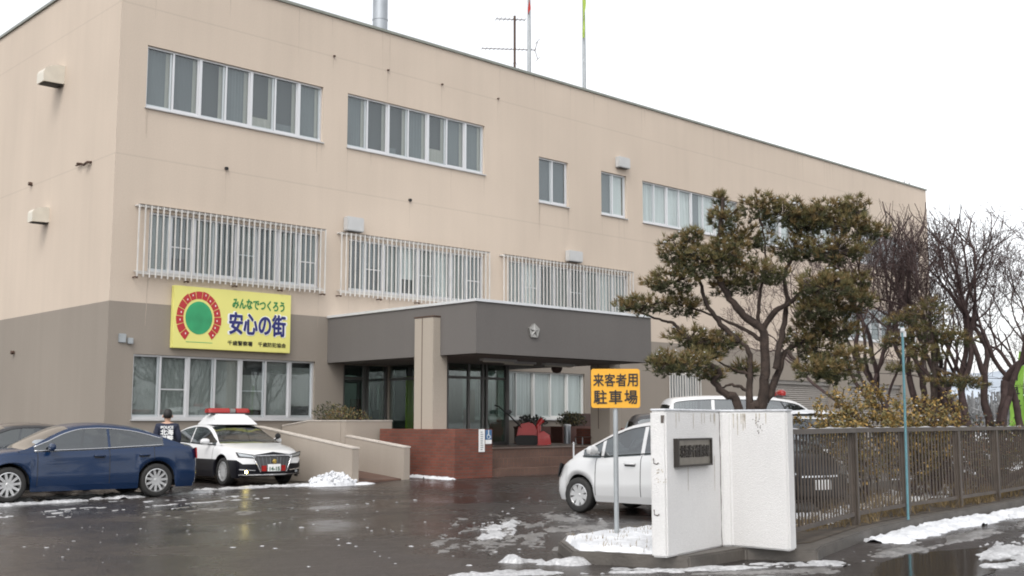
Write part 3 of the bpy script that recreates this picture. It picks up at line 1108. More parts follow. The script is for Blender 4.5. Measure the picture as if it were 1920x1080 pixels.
for (dx, dy, zt) in ((-1.2, -.8, 2.2), (1.3, -.5, 2.6), (1.1, -.4, 1.2), (-1.0, .6, 2.6)):
    b.tube([(0, 0, zt), (dx, dy, 0)], .007, 4)
b.build('guy_wire', M['rust'], ant)

def flagpole(x, y, h, lab, flag):
    root = tag(empty('flagpole', (x, y, 13.4)), lab, 'flagpole', 'flagpoles on the roof')
    b = MB()
    b.tube([(0, 0, 0), (0, 0, h * .5), (0, 0, h)], [.085, .075, .05], 10)
    b.build('pole', M['galv'], root, smooth=True, ang=50)
    flag(root)
def flag_a(root):
    b = MB()
    b.grid(lambda u, v: (-.02 - .20 * u - .10 * math.sin(v * 3) * u, -.28 * u + .06 * math.sin(v * 9 + u * 4), 4.15 + 1.6 * v + .12 * u), 6, 14, 0)
    for i, f in enumerate(b.f):
        b.m[i] = 1 if (i // 6) < 5 else 0
    b.build('flag', [M['flagyellow'], M['flagred']], root, smooth=True)
def flag_b(root):
    b = MB()
    b.grid(lambda u, v: (-.02 - .32 * u * (1 - .35 * v), -.30 * u + .07 * math.sin(v * 8 + u * 5), 4.05 + 1.75 * v - .22 * u * (1 - v)), 6, 14, 0)
    b.build('flag', M['flaggreen'], root, smooth=True)
flagpole(30.23, 31.0, 6.2, 'white roof flagpole with furled red and yellow flag', flag_a)
flagpole(33.42, 31.0, 6.6, 'white roof flagpole with limp lime green flag', flag_b)

# hooped ladder rail at the far roof corner
b = MB()
for x in (56.4, 56.95):
    pts = [(x + .35 * math.cos(a), 28.9 + .15 * math.cos(a), 14.05 + .42 * math.sin(a)) for a in [math.pi * k / 10 for k in range(11)]]
    b.tube([(x + .35, 29.05, 13.4)] + pts + [(x - .35, 28.75, 13.4)], .03, 6)
tag(b.build('ladder_rail', M['flash'], smooth=True), 'white hooped roof ladder handrail at the far right corner of the roof', 'handrail')

# ------------------------------------------------------------------ access ramp
ramp = tag(empty('access_ramp', (16.0, 22.5, 0)), 'switchback access ramp with low beige parapet walls in front of the station', 'ramp')
def wall_y(x, pts, th=.2):
    b = MB()
    b.prism([(x - 16.0, y - 22.5, z) for y, z in pts], (th, 0, 0))
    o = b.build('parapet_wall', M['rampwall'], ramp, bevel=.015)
    top = [p for p in pts if p[1] > .05]
    top.sort()
    c_ = MB()
    for (ya, za), (yb, zb) in zip(top[:-1], top[1:]):
        c_.prism([(x - 16.0 - .012, ya - 22.5, za + .003), (x - 16.0 - .012, yb - 22.5, zb + .003), (x - 16.0 - .012, yb - 22.5, zb + .035), (x - 16.0 - .012, ya - 22.5, za + .035)], (th + .024, 0, 0))
    c_.build('coping', M['cap'], o)
    return o
wall_y(16.0, [(22.5, 0), (22.5, .86), (26.9, 1.36), (28.15, 1.40), (28.15, 0)])
wall_y(17.56, [(22.5, 0), (22.5, .86), (25.03, 1.12), (25.03, 0)])
wall_y(17.56, [(25.25, 0), (25.25, 1.52), (26.8, 1.52), (28.15, 1.38), (28.15, 0)])
b = MB()
b.box((17.56 - 16, 25.035 - 22.5, 0), (19.12 - 16, 25.245 - 22.5, 1.52))
o = b.build('parapet_wall', M['rampwall'], ramp, bevel=.015)
b = MB()
b.box((17.55 - 16, 25.025 - 22.5, 1.523), (19.12 - 16, 25.255 - 22.5, 1.555))
b.build('coping', M['cap'], o)
b = MB()
b.prism([(16.205 - 16, 22.6 - 22.5, -.02), (16.205 - 16, 22.6 - 22.5, .10), (16.205 - 16, 28.1 - 22.5, .55), (16.205 - 16, 28.1 - 22.5, -.02)], (1.35, 0, 0))
b.build('ramp_floor', M['tile'], ramp)
b = MB()
b.box((17.765 - 16, 25.25 - 22.5, 0), (19.1 - 16, 28.15 - 22.5, 1.36))
b.build('planting_soil', M['soil'], ramp)

# ------------------------------------------------------------------ vehicles
def make_wheel(R, rimr, wid, spokes, style, side, rimmat='alloy'):
    """meshes of tyre and rim; axis along Y, outer face towards +Y*side"""
    t = MB()
    h = wid / 2
    t.lathe([(rimr, -h * .9), (R * .90, -h), (R * .975, -h * .82), (R, -h * .5), (R, h * .5), (R * .975, h * .82), (R * .90, h), (rimr + .004, h * .9), (rimr, h * .55)], (0, 0, 0), 'Y', 40)
    r = MB()
    yo = h * .62 * side
    yi = yo - .055 * side
    r.lathe([(rimr, yo + .02 * side), (rimr * .93, yo + .024 * side), (rimr * .90, yo), (rimr * .88, yi - .05 * side)], (0, 0, 0), 'Y', 40)
    r.lathe([(rimr * .90, yi - .05 * side), (.001, yi - .05 * side)], (0, 0, 0), 'Y', 24, 1)
    r.lathe([(rimr * .22, yi - .04 * side), (rimr * .22, yo), (rimr * .15, yo + .012 * side), (.001, yo + .012 * side)], (0, 0, 0), 'Y', 16)
    for k in range(spokes):
        a = 2 * math.pi * k / spokes + .2
        if style == 'thin':
            w0, w1 = rimr * .075, rimr * .085
        elif style == 'cap':
            w0, w1 = rimr * .12, rimr * .26
        else:
            w0, w1 = rimr * .11, rimr * .10
        ca, sa = math.cos(a), math.sin(a)
        def P(rad, off, y):
            return (rad * ca - off * sa, y, rad * sa + off * ca)
        r0, r1 = rimr * .12, rimr * .93
        vs = [P(r0, -w0, yo + .008 * side), P(r0, w0, yo + .008 * side), P(r1, w1, yo + .012 * side), P(r1, -w1, yo + .012 * side),
              P(r0, -w0, yi - .03 * side), P(r0, w0, yi - .03 * side), P(r1, w1, yi - .03 * side), P(r1, -w1, yi - .03 * side)]
        r.add(vs, [(0, 1, 2, 3), (0, 4, 5, 1), (1, 5, 6, 2), (2, 6, 7, 3), (3, 7, 4, 0)])
    return t, r


def car(name, label, cat, loc, heading, S, z0=0.0):
    """S: dictionary of the body curves; x forward from between the axles, y left"""
    root = tag(empty(name, (loc[0], loc[1], z0), heading), label, cat)
    xf, xr, w = S['xf'], S['xr'], S['w']
    wb, Rw = S['wb'] / 2, S['R']
    zdeck, zroof = S['deck'], S['roof']           # (x, z) curves, sorted by x
    tilt = S.get('tilt', .42)
    crown = S.get('crown', .04)
    zmin = S.get('zmin', .19)
    nb, rb = S.get('nose', .20), S.get('tail', .14)
    gx0, gx1 = zroof[0][0], zroof[-1][0]

    def bend(p):
        x, y, z = p
        L = .85
        if x > xf - L:
            t = ((x - (xf - L)) / L) ** 2
            x -= t * (nb * (y / w) ** 2 + S.get('lean', .25) * max(0, z - .50) ** 1.5 + .5 * max(0, .34 - z) ** 1.2)
        elif x < xr + L:
            t = (((xr + L) - x) / L) ** 2
            x += t * (rb * (y / w) ** 2 + S.get('leanr', .12) * max(0, z - .62) ** 1.5 + .5 * max(0, .36 - z) ** 1.2)
        return (x, y, z)

    def hw(x):
        tf = max(0, (x - (xf - 1.0))) / 1.0
        t2 = max(0, ((xr + .9) - x)) / .9
        return w * (1 - .085 * tf ** 2 - .075 * t2 ** 2)

    Ra = Rw + .055
    seams = S.get('seams', [])
    st = set()
    n = 46
    for i in range(n + 1):
        st.add(round(xr + .05 + (xf - xr - .10) * i / n, 4))
    for xw in (wb, -wb):
        st = {s for s in st if not (xw - Ra - .02 < s < xw + Ra + .02)}
        for k in range(-9, 10):
            st.add(round(xw + Ra * math.sin(k * math.pi / 18), 4))
    for s in seams:
        st = {q for q in st if abs(q - s) > .03}
        st |= {round(s - .007, 4), round(s + .007, 4)}
    st = sorted(st)
    ends_f = [(xf - .02, .035), (xf, .09)]
    ends_r = [(xr + .02, .035), (xr, .09)]
    stations = [(x, i) for x, i in reversed(ends_r)] + [(x, 0) for x in st] + ends_f

    def zb(x):
        z = zmin
        for xw in (wb, -wb):
            d = abs(x - xw)
            if d <= Ra:
                z = max(z, Rw + math.sqrt(max(0, Ra * Ra - d * d)))
        return z
    ROWS = 13
    split = S.get('split')                      # height where the lower colour starts

    def section(x, ins):
        h, zt, b = hw(x), lerp_curve(zdeck, x), zb(x)
        zt -= ins * .8
        b = b + ins * .6
        h = h - ins
        zs = zt - .16                            # shoulder
        b = min(b, zs - .05)
        zm = split if split else b + (zs - b) * .5
        zm = min(max(zm, b + .02), zs - .02)
        pts = [(h * .955, b), (h * .985, b + (zm - b) * .35), (h, b + (zm - b) * .75), (h * 1.0, zm), (h * .998, zm + .012), (h * .992, zm + (zs - zm) * .55), (h * .978, zs),
               (h * .962, zs + .07), (h * .925, zt - .035), (h * .86, zt - .004), (h * .62, zt + .022), (h * .3, zt + .034), (0, zt + .037)]
        return [(x, y, z) for y, z in pts]
    secs = [section(x, i) for x, i in stations]
    body = MB()
    doors = {}
    drng = S.get('doors', [])
    NP = len(stations)
    pal = [M[S['paint']], M[S.get('paint2', S['paint'])], M['black']]
    for sgn in (1, -1):
        for i in range(NP - 1):
            xm = (stations[i][0] + stations[i + 1][0]) / 2
            for j in range(ROWS - 1):
                q = [secs[i][j], secs[i + 1][j], secs[i + 1][j + 1], secs[i][j + 1]]
                q = [bend((p[0], p[1] * sgn, p[2])) for p in q]
                if sgn > 0:
                    q = q[::-1]
                mi = 1 if j < 4 else 0
                tgt = body
                if 1 <= j <= 7 and any(abs(xm - s) < .009 for s in seams):
                    mi = 2
                elif j <= 7:
                    for (da, db) in drng:
                        if da < xm < db and 1 <= j:
                            tgt = doors.setdefault((da, sgn), MB())
                tgt.add(q, [(0, 1, 2, 3)], mi)
    for (k, rev) in ((0, False), (NP - 1, True)):
        s = secs[k]
        L_ = [bend(p) for p in s]
        Rr = [bend((p[0], -p[1], p[2])) for p in s]
        for j in range(ROWS - 1):
            q = [L_[j], L_[j + 1], Rr[j + 1], Rr[j]]
            if rev:
                q = q[::-1]
            # split crosswise so that it follows the bend
            m_ = 8
            for c in range(m_):
                def mixp(a, b_, t):
                    y = a[1] + (b_[1] - a[1]) * t
                    x0 = s[j][0]
                    return y
                def pt(jj, t):
                    y = s[jj][1] * (1 - 2 * t)
                    return bend((s[jj][0], y, s[jj][2]))
                qq = [pt(j, c / m_), pt(j + 1, c / m_), pt(j + 1, (c + 1) / m_), pt(j, (c + 1) / m_)]
                if rev:
                    qq = qq[::-1]
                body.add(qq, [(0, 1, 2, 3)], 1 if j < 4 else 0)
    # greenhouse
    def zbelt(x):
        return lerp_curve(zdeck, x) - .012
    def yb(x):
        return hw(x) * .925 - S.get('inset', .0)
    def ytop(x):
        return yb(x) - tilt * max(0, lerp_curve(zroof, x) - zbelt(x) - .07)
    def gsec(x):
        zt, b = lerp_curve(zroof, x), zbelt(x)
        H = max(.0, zt - b)
        s_ = min(1, H / .25)
        def ys(z): return yb(x) - tilt * (z - b)
        ze = b + max(0, H - .075 * s_)
        y0 = ys(ze)
        return [(x, yb(x), b - .03), (x, ys(b + (ze - b) * .5), b + (ze - b) * .5), (x, y0, ze), (x, y0 - .022 * s_, ze + .035 * s_), (x, y0 - .07 * s_, ze + .062 * s_),
                (x, (y0 - .07 * s_) * .6, ze + (.075 + crown * .7) * s_), (x, 0, ze + (.075 + crown) * s_)]
    cuts = [q for s_ in S['side'] for q in s_] + list(S['ws']) + list(S['rw'])
    gs = [gx0 + (gx1 - gx0) * i / 60 for i in range(61)]
    gs = [g for g in gs if all(abs(g - c) > .018 for c in cuts)] + [c for c in cuts if gx0 < c < gx1]
    gs = sorted(set(gs))
    G_ = [gsec(x) for x in gs]
    glass = {}
    for sgn in (1, -1):
        for i in range(len(gs) - 1):
            xm = (gs[i] + gs[i + 1]) / 2
            open_ = G_[i][2][2] - G_[i][0][2] > .07
            for j in range(6):
                q = [G_[i][j], G_[i + 1][j], G_[i + 1][j + 1], G_[i][j + 1]]
                q = [bend((p[0], p[1] * sgn, p[2])) for p in q]
                tgt = body
                if j in (0, 1) and open_:
                    for k, (xa, xb) in enumerate(S['side']):
                        if xa < xm < xb:
                            tgt = glass.setdefault(('side_window', k, sgn), MB())
                elif j >= 4:
                    for nm in ('ws', 'rw'):
                        if min(S[nm]) < xm < max(S[nm]):
                            tgt = glass.setdefault(({'ws': 'windshield', 'rw': 'rear_window'}[nm], 0, 0), MB())
                tgt.add(q[::-1] if sgn > 0 else q, [(0, 1, 2, 3)], 0)
    bo = body.build('body', pal, root, smooth=True, weld=True, ang=38)
    def ztop(x, y):
        s = gsec(x)
        ya = abs(y)
        pr = [(p[1], p[2]) for p in s][::-1]
        for (a, b_) in zip(pr[:-1], pr[1:]):
            if a[0] <= ya <= b_[0]:
                t = (ya - a[0]) / max(1e-6, b_[0] - a[0])
                return a[1] + (b_[1] - a[1]) * t
        return pr[-1][1]
    for (da, sgn), mb in doors.items():
        do = mb.build('door', pal, root, smooth=True, weld=True, ang=38)
        db = [d for d in drng if d[0] == da][0][1]
        hx = da + (.20 if S.get('hinge', 'f') == 'f' else (db - da) - .20)
        hz = S.get('handle', .83)
        hy = hw(hx) * .985
        b = MB()
        b.tube([(hx - .11, (hy + .004) * sgn, hz), (hx - .08, (hy + .032) * sgn, hz), (hx + .08, (hy + .032) * sgn, hz + .004), (hx + .11, (hy + .004) * sgn, hz + .004)], .014, 6)
        b.tube([(hx - .1, (hy + .001) * sgn, hz - .03), (hx + .1, (hy + .001) * sgn, hz - .026)], .012, 6, 1)
        b.build('handle', [M[S.get('handlemat', S['paint'])], M['black']], do, smooth=True)
    # dark underbody and cabin floor
    b = MB()
    b.box((xr + .25, -w + .27, zmin + .02), (xf - .3, w - .27, .62))
    b.box((-wb + Ra + .03, -w + .07, zmin + .03), (wb - Ra - .03, w - .07, .5))
    for xw in (wb, -wb):
        for sgn in (1, -1):
            prof = [(Ra - .004, (w - .06) * sgn), (Ra - .004, (w - .30) * sgn)]
            v0 = len(b.v)
            nn = 14
            for (rr_, yy) in prof:
                for k in range(nn + 1):
                    a = math.pi * k / nn
                    b.v.append((xw + rr_ * math.cos(a), yy, Rw + rr_ * math.sin(a)))
            for k in range(nn):
                b.f.append((v0 + k, v0 + k + 1, v0 + nn + 1 + k + 1, v0 + nn + 1 + k))
                b.m.append(0)
    b.build('underbody', M['interior'], root)
    # glazing
    for (nm, k, sgn), g in glass.items():
        g.build(nm, M['carglass'], root, smooth=True, weld=True)
    for sgn in (1, -1):
        tm_ = 'chrome' if S.get('trim') else 'black'
        tr_ = .011 if S.get('trim') else .008
        xa, xb = min(s[0] for s in S['side']), max(s[1] for s in S['side'])
        tp, bt = [], []
        for i in range(41):
            s_ = gsec(xa + (xb - xa) * i / 40)
            tp.append(bend((s_[2][0], s_[2][1] * sgn, s_[2][2])))
            zz = s_[0][2] + .036
            bt.append(bend((s_[0][0], (s_[0][1] + .004) * sgn, zz)))
        b = MB()
        b.tube(tp, tr_, 5)
        b.tube(bt, tr_, 5)
        b.build('window_trim', M[tm_], root, smooth=True)
    # cabin
    wsx = min(S['ws'])
    zf = zbelt(0) - .42
    for sgn in (1, -1):
        b = MB()
        x_ = wsx - .42
        b.box((x_ - .45, .14 * sgn, zf), (x_ + .05, .60 * sgn, zf + .16))
        b.prism([(x_ - .50, .14 * sgn, zf + .1), (x_ - .36, .14 * sgn, zf + .1), (x_ - .50, .14 * sgn, zf + .68), (x_ - .60, .14 * sgn, zf + .68)], (0, .44 * sgn, 0))
        b.box((x_ - .64, .26 * sgn, zf + .70), (x_ - .53, .48 * sgn, zf + .88))
        b.build('front_seat', M['seat'], root, bevel=.03, smooth=True, ang=60)
    b = MB()
    x_ = wsx - 1.30
    b.box((x_ - .1, -.58, zf), (x_ + .35, .58, zf + .16))
    b.prism([(x_ - .15, -.58, zf + .1), (x_ - .02, -.58, zf + .1), (x_ - .20, -.58, zf + .62), (x_ - .32, -.58, zf + .62)], (0, 1.16, 0))
    b.build('rear_seat', M['seat'], root, bevel=.03, smooth=True, ang=60)
    b = MB()
    xd = max(S['ws']) - .12
    b.prism([(xd - .55, -.68, zf + .1), (xd - .55, -.68, zf + .38), (xd - .40, -.68, zf + .44), (xd, -.68, zf + .40), (xd, -.68, zf + .1)], (0, 1.36, 0))
    b.build('dashboard', M['interior'], root, bevel=.02)
    # wheels
    for sgn in (1, -1):
        t, r = make_wheel(Rw, S['rim'], .21, S['spokes'], S.get('wstyle', 'five'), sgn)
        tm = rm = None
        for xw in (wb, -wb):
            we = empty('wheel', (xw, (w - .135) * sgn, Rw), parent=root)
            if tm is None:
                to = t.build('tyre', M['rubber'], we, smooth=True, ang=50)
                ro = r.build('rim', [M[S.get('rimmat', 'alloy')], M['black']], we, smooth=True, ang=30)
                tm, rm = to.data, ro.data
            else:
                for nm, d in (('tyre', tm), ('rim', rm)):
                    o = bpy.data.objects.new(nm, d)
                    COL.objects.link(o)
                    o.parent = we
    # patches that hug the front or rear face
    def patch(nm, corners, m, front=True, off=.012, par=None, nu=10, nv=5, deep=.03):
        """corners (y, z): bottom-left, bottom-right, top-right, top-left"""
        X = xf if front else xr
        sg = 1 if front else -1
        b = MB()
        def fn(u, v, o_):
            bl, br_, tr_, tl = corners
            y = (bl[0] * (1 - u) + br_[0] * u) * (1 - v) + (tl[0] * (1 - u) + tr_[0] * u) * v
            z = (bl[1] * (1 - u) + br_[1] * u) * (1 - v) + (tl[1] * (1 - u) + tr_[1] * u) * v
            p = bend((X, y, z))
            return (p[0] + o_ * sg, p[1], p[2])
        b.grid(lambda u, v: fn(u, v, off), nu, nv, 0)
        for (fa_, n_) in ((lambda t, o_: fn(t, 0, o_), nu), (lambda t, o_: fn(t, 1, o_), nu), (lambda t, o_: fn(0, t, o_), nv), (lambda t, o_: fn(1, t, o_), nv)):
            b.grid(lambda u, v: fa_(u, off - deep * v), n_, 1, 0)
        return b.build(nm, M[m] if isinstance(m, str) else m, par or root, smooth=True, ang=40)
    for p in S.get('patches', []):
        nm, cs, m_, front, off = p
        patch(nm, cs, m_, front, off)
        if abs(cs[0][0] + cs[1][0]) > .02:
            patch(nm, [(-cs[1][0], cs[1][1]), (-cs[0][0], cs[0][1]), (-cs[3][0], cs[3][1]), (-cs[2][0], cs[2][1])], m_, front, off)
    # mirrors
    mx_, mz_ = S['mirror']
    for sgn in (1, -1):
        b = MB()
        y0 = yb(mx_) - .02
        b.tube([(mx_, y0 * sgn, mz_ - .04), (mx_ - .01, (y0 + .10) * sgn, mz_ - .03)], .022, 6)
        v0 = len(b.v)
        b.lathe([(.001, -.115), (.05, -.11), (.078, -.06), (.082, .03), (.062, .095), (.001, .11)], (0, 0, 0), 'Y', 14)
        Mx = Matrix.Translation((mx_, (y0 + .17) * sgn, mz_ + .01)) @ Matrix.Diagonal((.75, 1.0, .95, 1))
        b.xf(Mx, v0)
        b.build('mirror', M[S.get('mirrormat', S['paint'])], root, smooth=True, ang=50, weld=True)
    return root, bend, patch, hw


SEDAN = dict(xf=2.31, xr=-2.40, w=.90, wb=2.85, R=.335, rim=.235, spokes=11, paint='navy', trim=True, tilt=.42,
             deck=[(-2.40, .93), (-2.25, 1.02), (-1.8, 1.06), (-1.2, 1.035), (0, .985), (.9, .965), (1.25, .955), (1.7, .89), (2.1, .79), (2.31, .70)],
             roof=[(-2.05, 1.045), (-1.75, 1.14), (-1.30, 1.31), (-.85, 1.41), (-.30, 1.455), (.05, 1.44), (.35, 1.37), (.75, 1.19), (1.10, 1.005), (1.25, .955)],
             side=[(-1.55, -.48), (-.43, .98)], ws=(1.16, .30), rw=(-1.92, -1.02), seams=[.92, -.45, -1.35], doors=[(-.443, .913), (-1.343, -.457)],
             handle=.845, mirror=(.70, 1.02),
             patches=[('headlight', [(.46, .60), (.84, .66), (.85, .76), (.48, .70)], 'clearlens', True, .012), ('tail_light', [(.50, .78), (.86, .76), (.86, .98), (.54, .96)], 'redlens2', False, .012),
                      ('grille', [(-.42, .40), (.42, .40), (.48, .62), (-.48, .62)], 'black', True, .010)])
H_BLUE = math.radians(176)
car('parked_car', 'dark blue saloon car with chrome window trim parked broadside at the left', 'car', (9.30, 22.70), H_BLUE, SEDAN)
GREY = dict(SEDAN)
GREY.update(paint='cargrey', trim=False, spokes=10)
car('parked_car', 'charcoal saloon car mostly hidden behind the dark blue saloon', 'car', (9.1, 25.6), math.radians(178), GREY)

# patrol car
PAT = dict(SEDAN)
PAT.update(paint='carwhite', paint2='carblack', split=.60, trim=False, spokes=15, wstyle='thin', R=.33, handlemat='carwhite', mirrormat='carwhite', xf=2.35, xr=-2.14, nose=.24, lean=.30,
           deck=[(-2.14, .93), (-2.0, 1.02), (-1.7, 1.05), (-1.2, 1.03), (0, .985), (.9, .965), (1.25, .955), (1.7, .90), (2.1, .83), (2.35, .76)],
           roof=[(-1.95, 1.04), (-1.70, 1.14), (-1.30, 1.31), (-.85, 1.41), (-.30, 1.455), (.05, 1.44), (.35, 1.37), (.75, 1.19), (1.10, 1.005), (1.25, .955)],
           patches=[('headlight_housing', [(.41, .640), (.815, .685), (.86, .80), (.40, .72)], 'black', True, .010),
                    ('headlight', [(.45, .665), (.79, .705), (.835, .782), (.44, .702)], 'clearlens', True, .016),
                    ('bonnet_edge', [(-.01, .735), (.50, .70), (.44, .735), (-.01, .80)], 'carblack', True, .010),
                    ('tail_light', [(.50, .78), (.84, .76), (.84, .95), (.54, .95)], 'redlens2', False, .012),
                    ('grille', [(-.34, .34), (.34, .34), (.50, .695), (-.50, .695)], 'darkgrey', True, .012),
                    ('bumper_trim', [(.46, .36), (.80, .385), (.80, .405), (.44, .375)], 'chrome', True, .016),
                    ('bumper_lip', [(-.80, .255), (.80, .255), (.80, .28), (-.80, .28)], 'chrome', True, .03),
                    ])
H_PAT = math.radians(-93)
prt, pbend, ppatch, phw = car('patrol_car', 'black and white patrol car with raised red light bar facing the viewer', 'police car', (14.64, 25.95), H_PAT, PAT)
# chrome surround and bars of the grille
b = MB()
def pf(y, z, o_=.03):
    p = pbend((PAT['xf'], y, z))
    return (p[0] + o_, p[1], p[2])
b.tube([pf(-.34, .33), pf(-.42, .5), pf(-.51, .705), pf(-.25, .712), pf(0, .715), pf(.25, .712), pf(.51, .705), pf(.42, .5), pf(.34, .33)], .016, 6)
b.build('grille_surround', M['chrome'], prt, smooth=True)
b = MB()
for k in range(-4, 5):
    if k == 0:
        continue
    b.tube([pf(k * .078, .36, .016), pf(k * .098, .68, .016)], .010, 5)
b.build('grille_bar', M['grillesteel'], prt)
b = MB()
P0 = Vector(pf(0, .575, .03))
b.lathe([(.001, 0), (.052, 0), (.062, .012), (.001, .026)], (0, 0, 0), 'X', 5)
b.xf(Matrix.Translation(P0) @ Matrix.Rotation(math.radians(90), 4, 'X') @ Matrix.Rotation(math.pi / 2, 4, 'X'))
b.build('emblem', mat('emblem_gold', (.5, .36, .10), .3, .8), prt)
pl = ppatch('number_plate', [(-.165, .345), (.165, .345), (.165, .51), (-.165, .51)], 'white', True, .045, deep=.03)
t2 = text_mesh('14-15', .27, .09, .05, .003)
Px = pf(0, .43, .047)
t2.xf(Matrix.Translation((Px[0] + .002, 0, .405)) @ Matrix.Rotation(math.radians(90), 4, 'Z'))
t2.build('plate_digits', mat('plate_green', (.03, .10, .05), .6), pl)
for sgn in (1, -1):
    ppatch('red_lamp', [(min(.20 * sgn, .31 * sgn), .35), (max(.20 * sgn, .31 * sgn), .35), (max(.20 * sgn, .31 * sgn), .48), (min(.20 * sgn, .31 * sgn), .48)], 'redlens', True, .04)
    b = MB()
    c_ = Vector(pf(.66 * sgn, .335, .0))
    b.lathe([(.001, .030), (.034, .029)], c_, 'X', 14)
    b.lathe([(.034, .0295), (.046, .034), (.05, .0), (.001, -.03)], c_, 'X', 14, 1)
    fo = b.build('fog_lamp', [M['fog'] if sgn < 0 else M['clearlens'], M['black']], prt, smooth=True)
# raised plinth and light bar on the roof
b = MB()
zr_ = 1.44
lo_ = [(-.62, .60), (.40, .60), (.40, -.60), (-.62, -.60)]
hi_ = [(-.48, .40), (.10, .42), (.10, -.42), (-.48, -.40)]
b.add([(x, y, zr_) for x, y in lo_] + [(x, y, zr_ + .265) for x, y in hi_], [(4, 5, 6, 7), (0, 1, 5, 4), (1, 2, 6, 5), (2, 3, 7, 6), (3, 0, 4, 7)])
pb = b.build('roof_plinth', M['carwhite'], prt, bevel=.04, smooth=True, ang=35, weld=True)
lb = empty('light_bar', (0, 0, 0), parent=prt)
b = MB()
b.box((-.28, -.52, 1.705), (-.02, .52, 1.735))
b.build('base', M['darkgrey'], lb)
for (ya, yc) in ((-.56, .0), (.19, .56)):
    b = MB()
    n_ = 8
    L_ = []
    for i in range(n_ + 1):
        y = ya + (yc - ya) * i / n_
        e = 1.0
        if y < -.5: e = 1 - ((-.5 - y) / .1) ** 2 * .55
        if y > .5: e = 1 - ((y - .5) / .1) ** 2 * .55
        L_.append((y, e))
    prof = [(-.15, .0), (-.15, .06), (-.10, .115), (.10, .115), (.15, .06), (.15, .0)]
    vs = [(-.15 + x * e, y, 1.737 + z * (.4 + .6 * e)) for y, e in L_ for x, z in prof]
    m_ = len(prof)
    fs = [(i * m_ + j, i * m_ + j + 1, (i + 1) * m_ + j + 1, (i + 1) * m_ + j) for i in range(n_) for j in range(m_ - 1)]
    fs += [tuple(range(m_)), tuple(range(n_ * m_ + m_ - 1, n_ * m_ - 1, -1))]
    b.add(vs, fs)
    b.build('red_lamp', M['redlens'], lb, weld=True, smooth=True, ang=50)
b = MB()
b.box((-.27, .005, 1.737), (-.03, .185, 1.845))
b.build('loudspeaker', M['silver'], lb, bevel=.02)
b = MB()
b.tube([(.80, .78, 1.0), (.80, .92, 1.10)], .018, 6)
b.lathe([(.001, -.05), (.06, -.04), (.075, 0), (.06, .04), (.001, .05)], (.80, .94, 1.15), 'X', 14)
b.build('spot_lamp', M['black'], prt, smooth=True, ang=50)
# driver seen through the side glass is only a dark shape: seats
# white hatchback
HATCH = dict(xf=1.93, xr=-1.93, w=.845, wb=2.51, R=.29, rim=.185, spokes=8, wstyle='cap', rimmat='alloy', paint='carsilver', tilt=.36, nose=.26, lean=.45, crown=.03,
             deck=[(-1.93, .90), (-1.75, 1.02), (-1.2, 1.06), (-.4, 1.02), (.3, .975), (.9, .94), (1.25, .945), (1.5, .90), (1.78, .80), (1.93, .70)],
             roof=[(-1.90, 1.03), (-1.72, 1.28), (-1.35, 1.44), (-.8, 1.505), (-.2, 1.515), (.2, 1.47), (.55, 1.36), (.95, 1.175), (1.25, 1.02), (1.45, .915)],
             side=[(-.98, -.10), (-.03, .72), (.78, 1.16)], ws=(1.38, .32), rw=(-1.87, -1.5), seams=[.86, -.06, -.98], doors=[(-.053, .853), (-.973, -.067)],
             handle=.83, mirror=(.84, 1.03), zmin=.20, hinge='f',
             patches=[('headlight_housing', [(.44, .62), (.815, .58), (.85, .815), (.54, .77)], 'black', True, .009),
                      ('headlight', [(.47, .65), (.79, .615), (.825, .79), (.57, .75)], 'clearlens', True, .016),
                      ('grille', [(-.5, .30), (.5, .30), (.46, .47), (-.46, .47)], 'black', True, .01),
                      ('tail_light', [(.6, .75), (.80, .74), (.80, 1.0), (.64, 1.0)], 'redlens2', False, .012)])
wc, _, _, _ = car('parked_car', 'white hatchback parked between the yellow sign and the white gate pillar', 'car', (14.86, 11.98), math.radians(94), HATCH)

# dark estate nose showing through the fence, white wagon with snow on its roof behind it
DK = dict(HATCH)
DK.update(paint='carblack', wstyle='five', spokes=7, rimmat='darkgrey')
dk, _, dpatch, _ = car('parked_car', 'black car with its nose to the fence beside the white hatchback', 'car', (17.05, 12.0), math.radians(-104), DK)
p_ = dpatch('number_plate', [(-.165, .40), (.165, .40), (.165, .56), (-.165, .56)], 'white', True, .03)
dpatch('chrome_strip', [(-.42, .60), (.42, .60), (.42, .63), (-.42, .63)], 'chrome', True, .02)
WAG = dict(HATCH)
WAG.update(paint='carwhite', tilt=.22, zmin=.22, xr=-2.1, trim=False,
           deck=[(-2.1, 1.0), (-1.7, 1.08), (0, 1.08), (.9, 1.05), (1.25, 1.02), (1.5, .97), (1.78, .88), (1.93, .78)],
           roof=[(-2.08, 1.1), (-2.0, 1.48), (-1.8, 1.60), (-.8, 1.645), (-.1, 1.63), (.25, 1.57), (.6, 1.43), (.95, 1.24), (1.25, 1.07), (1.45, .98)],
           side=[(-1.85, -1.05), (-.98, -.05), (.02, .78)], ws=(1.4, .34), rw=(-2.07, -1.97), mirror=(.84, 1.12), cabin='interior')
wg, _, _, _ = car('parked_car', 'white wagon with snow on its roof behind the black car', 'car', (20.9, 13.2), math.radians(203), WAG)
VAN = dict(HATCH)
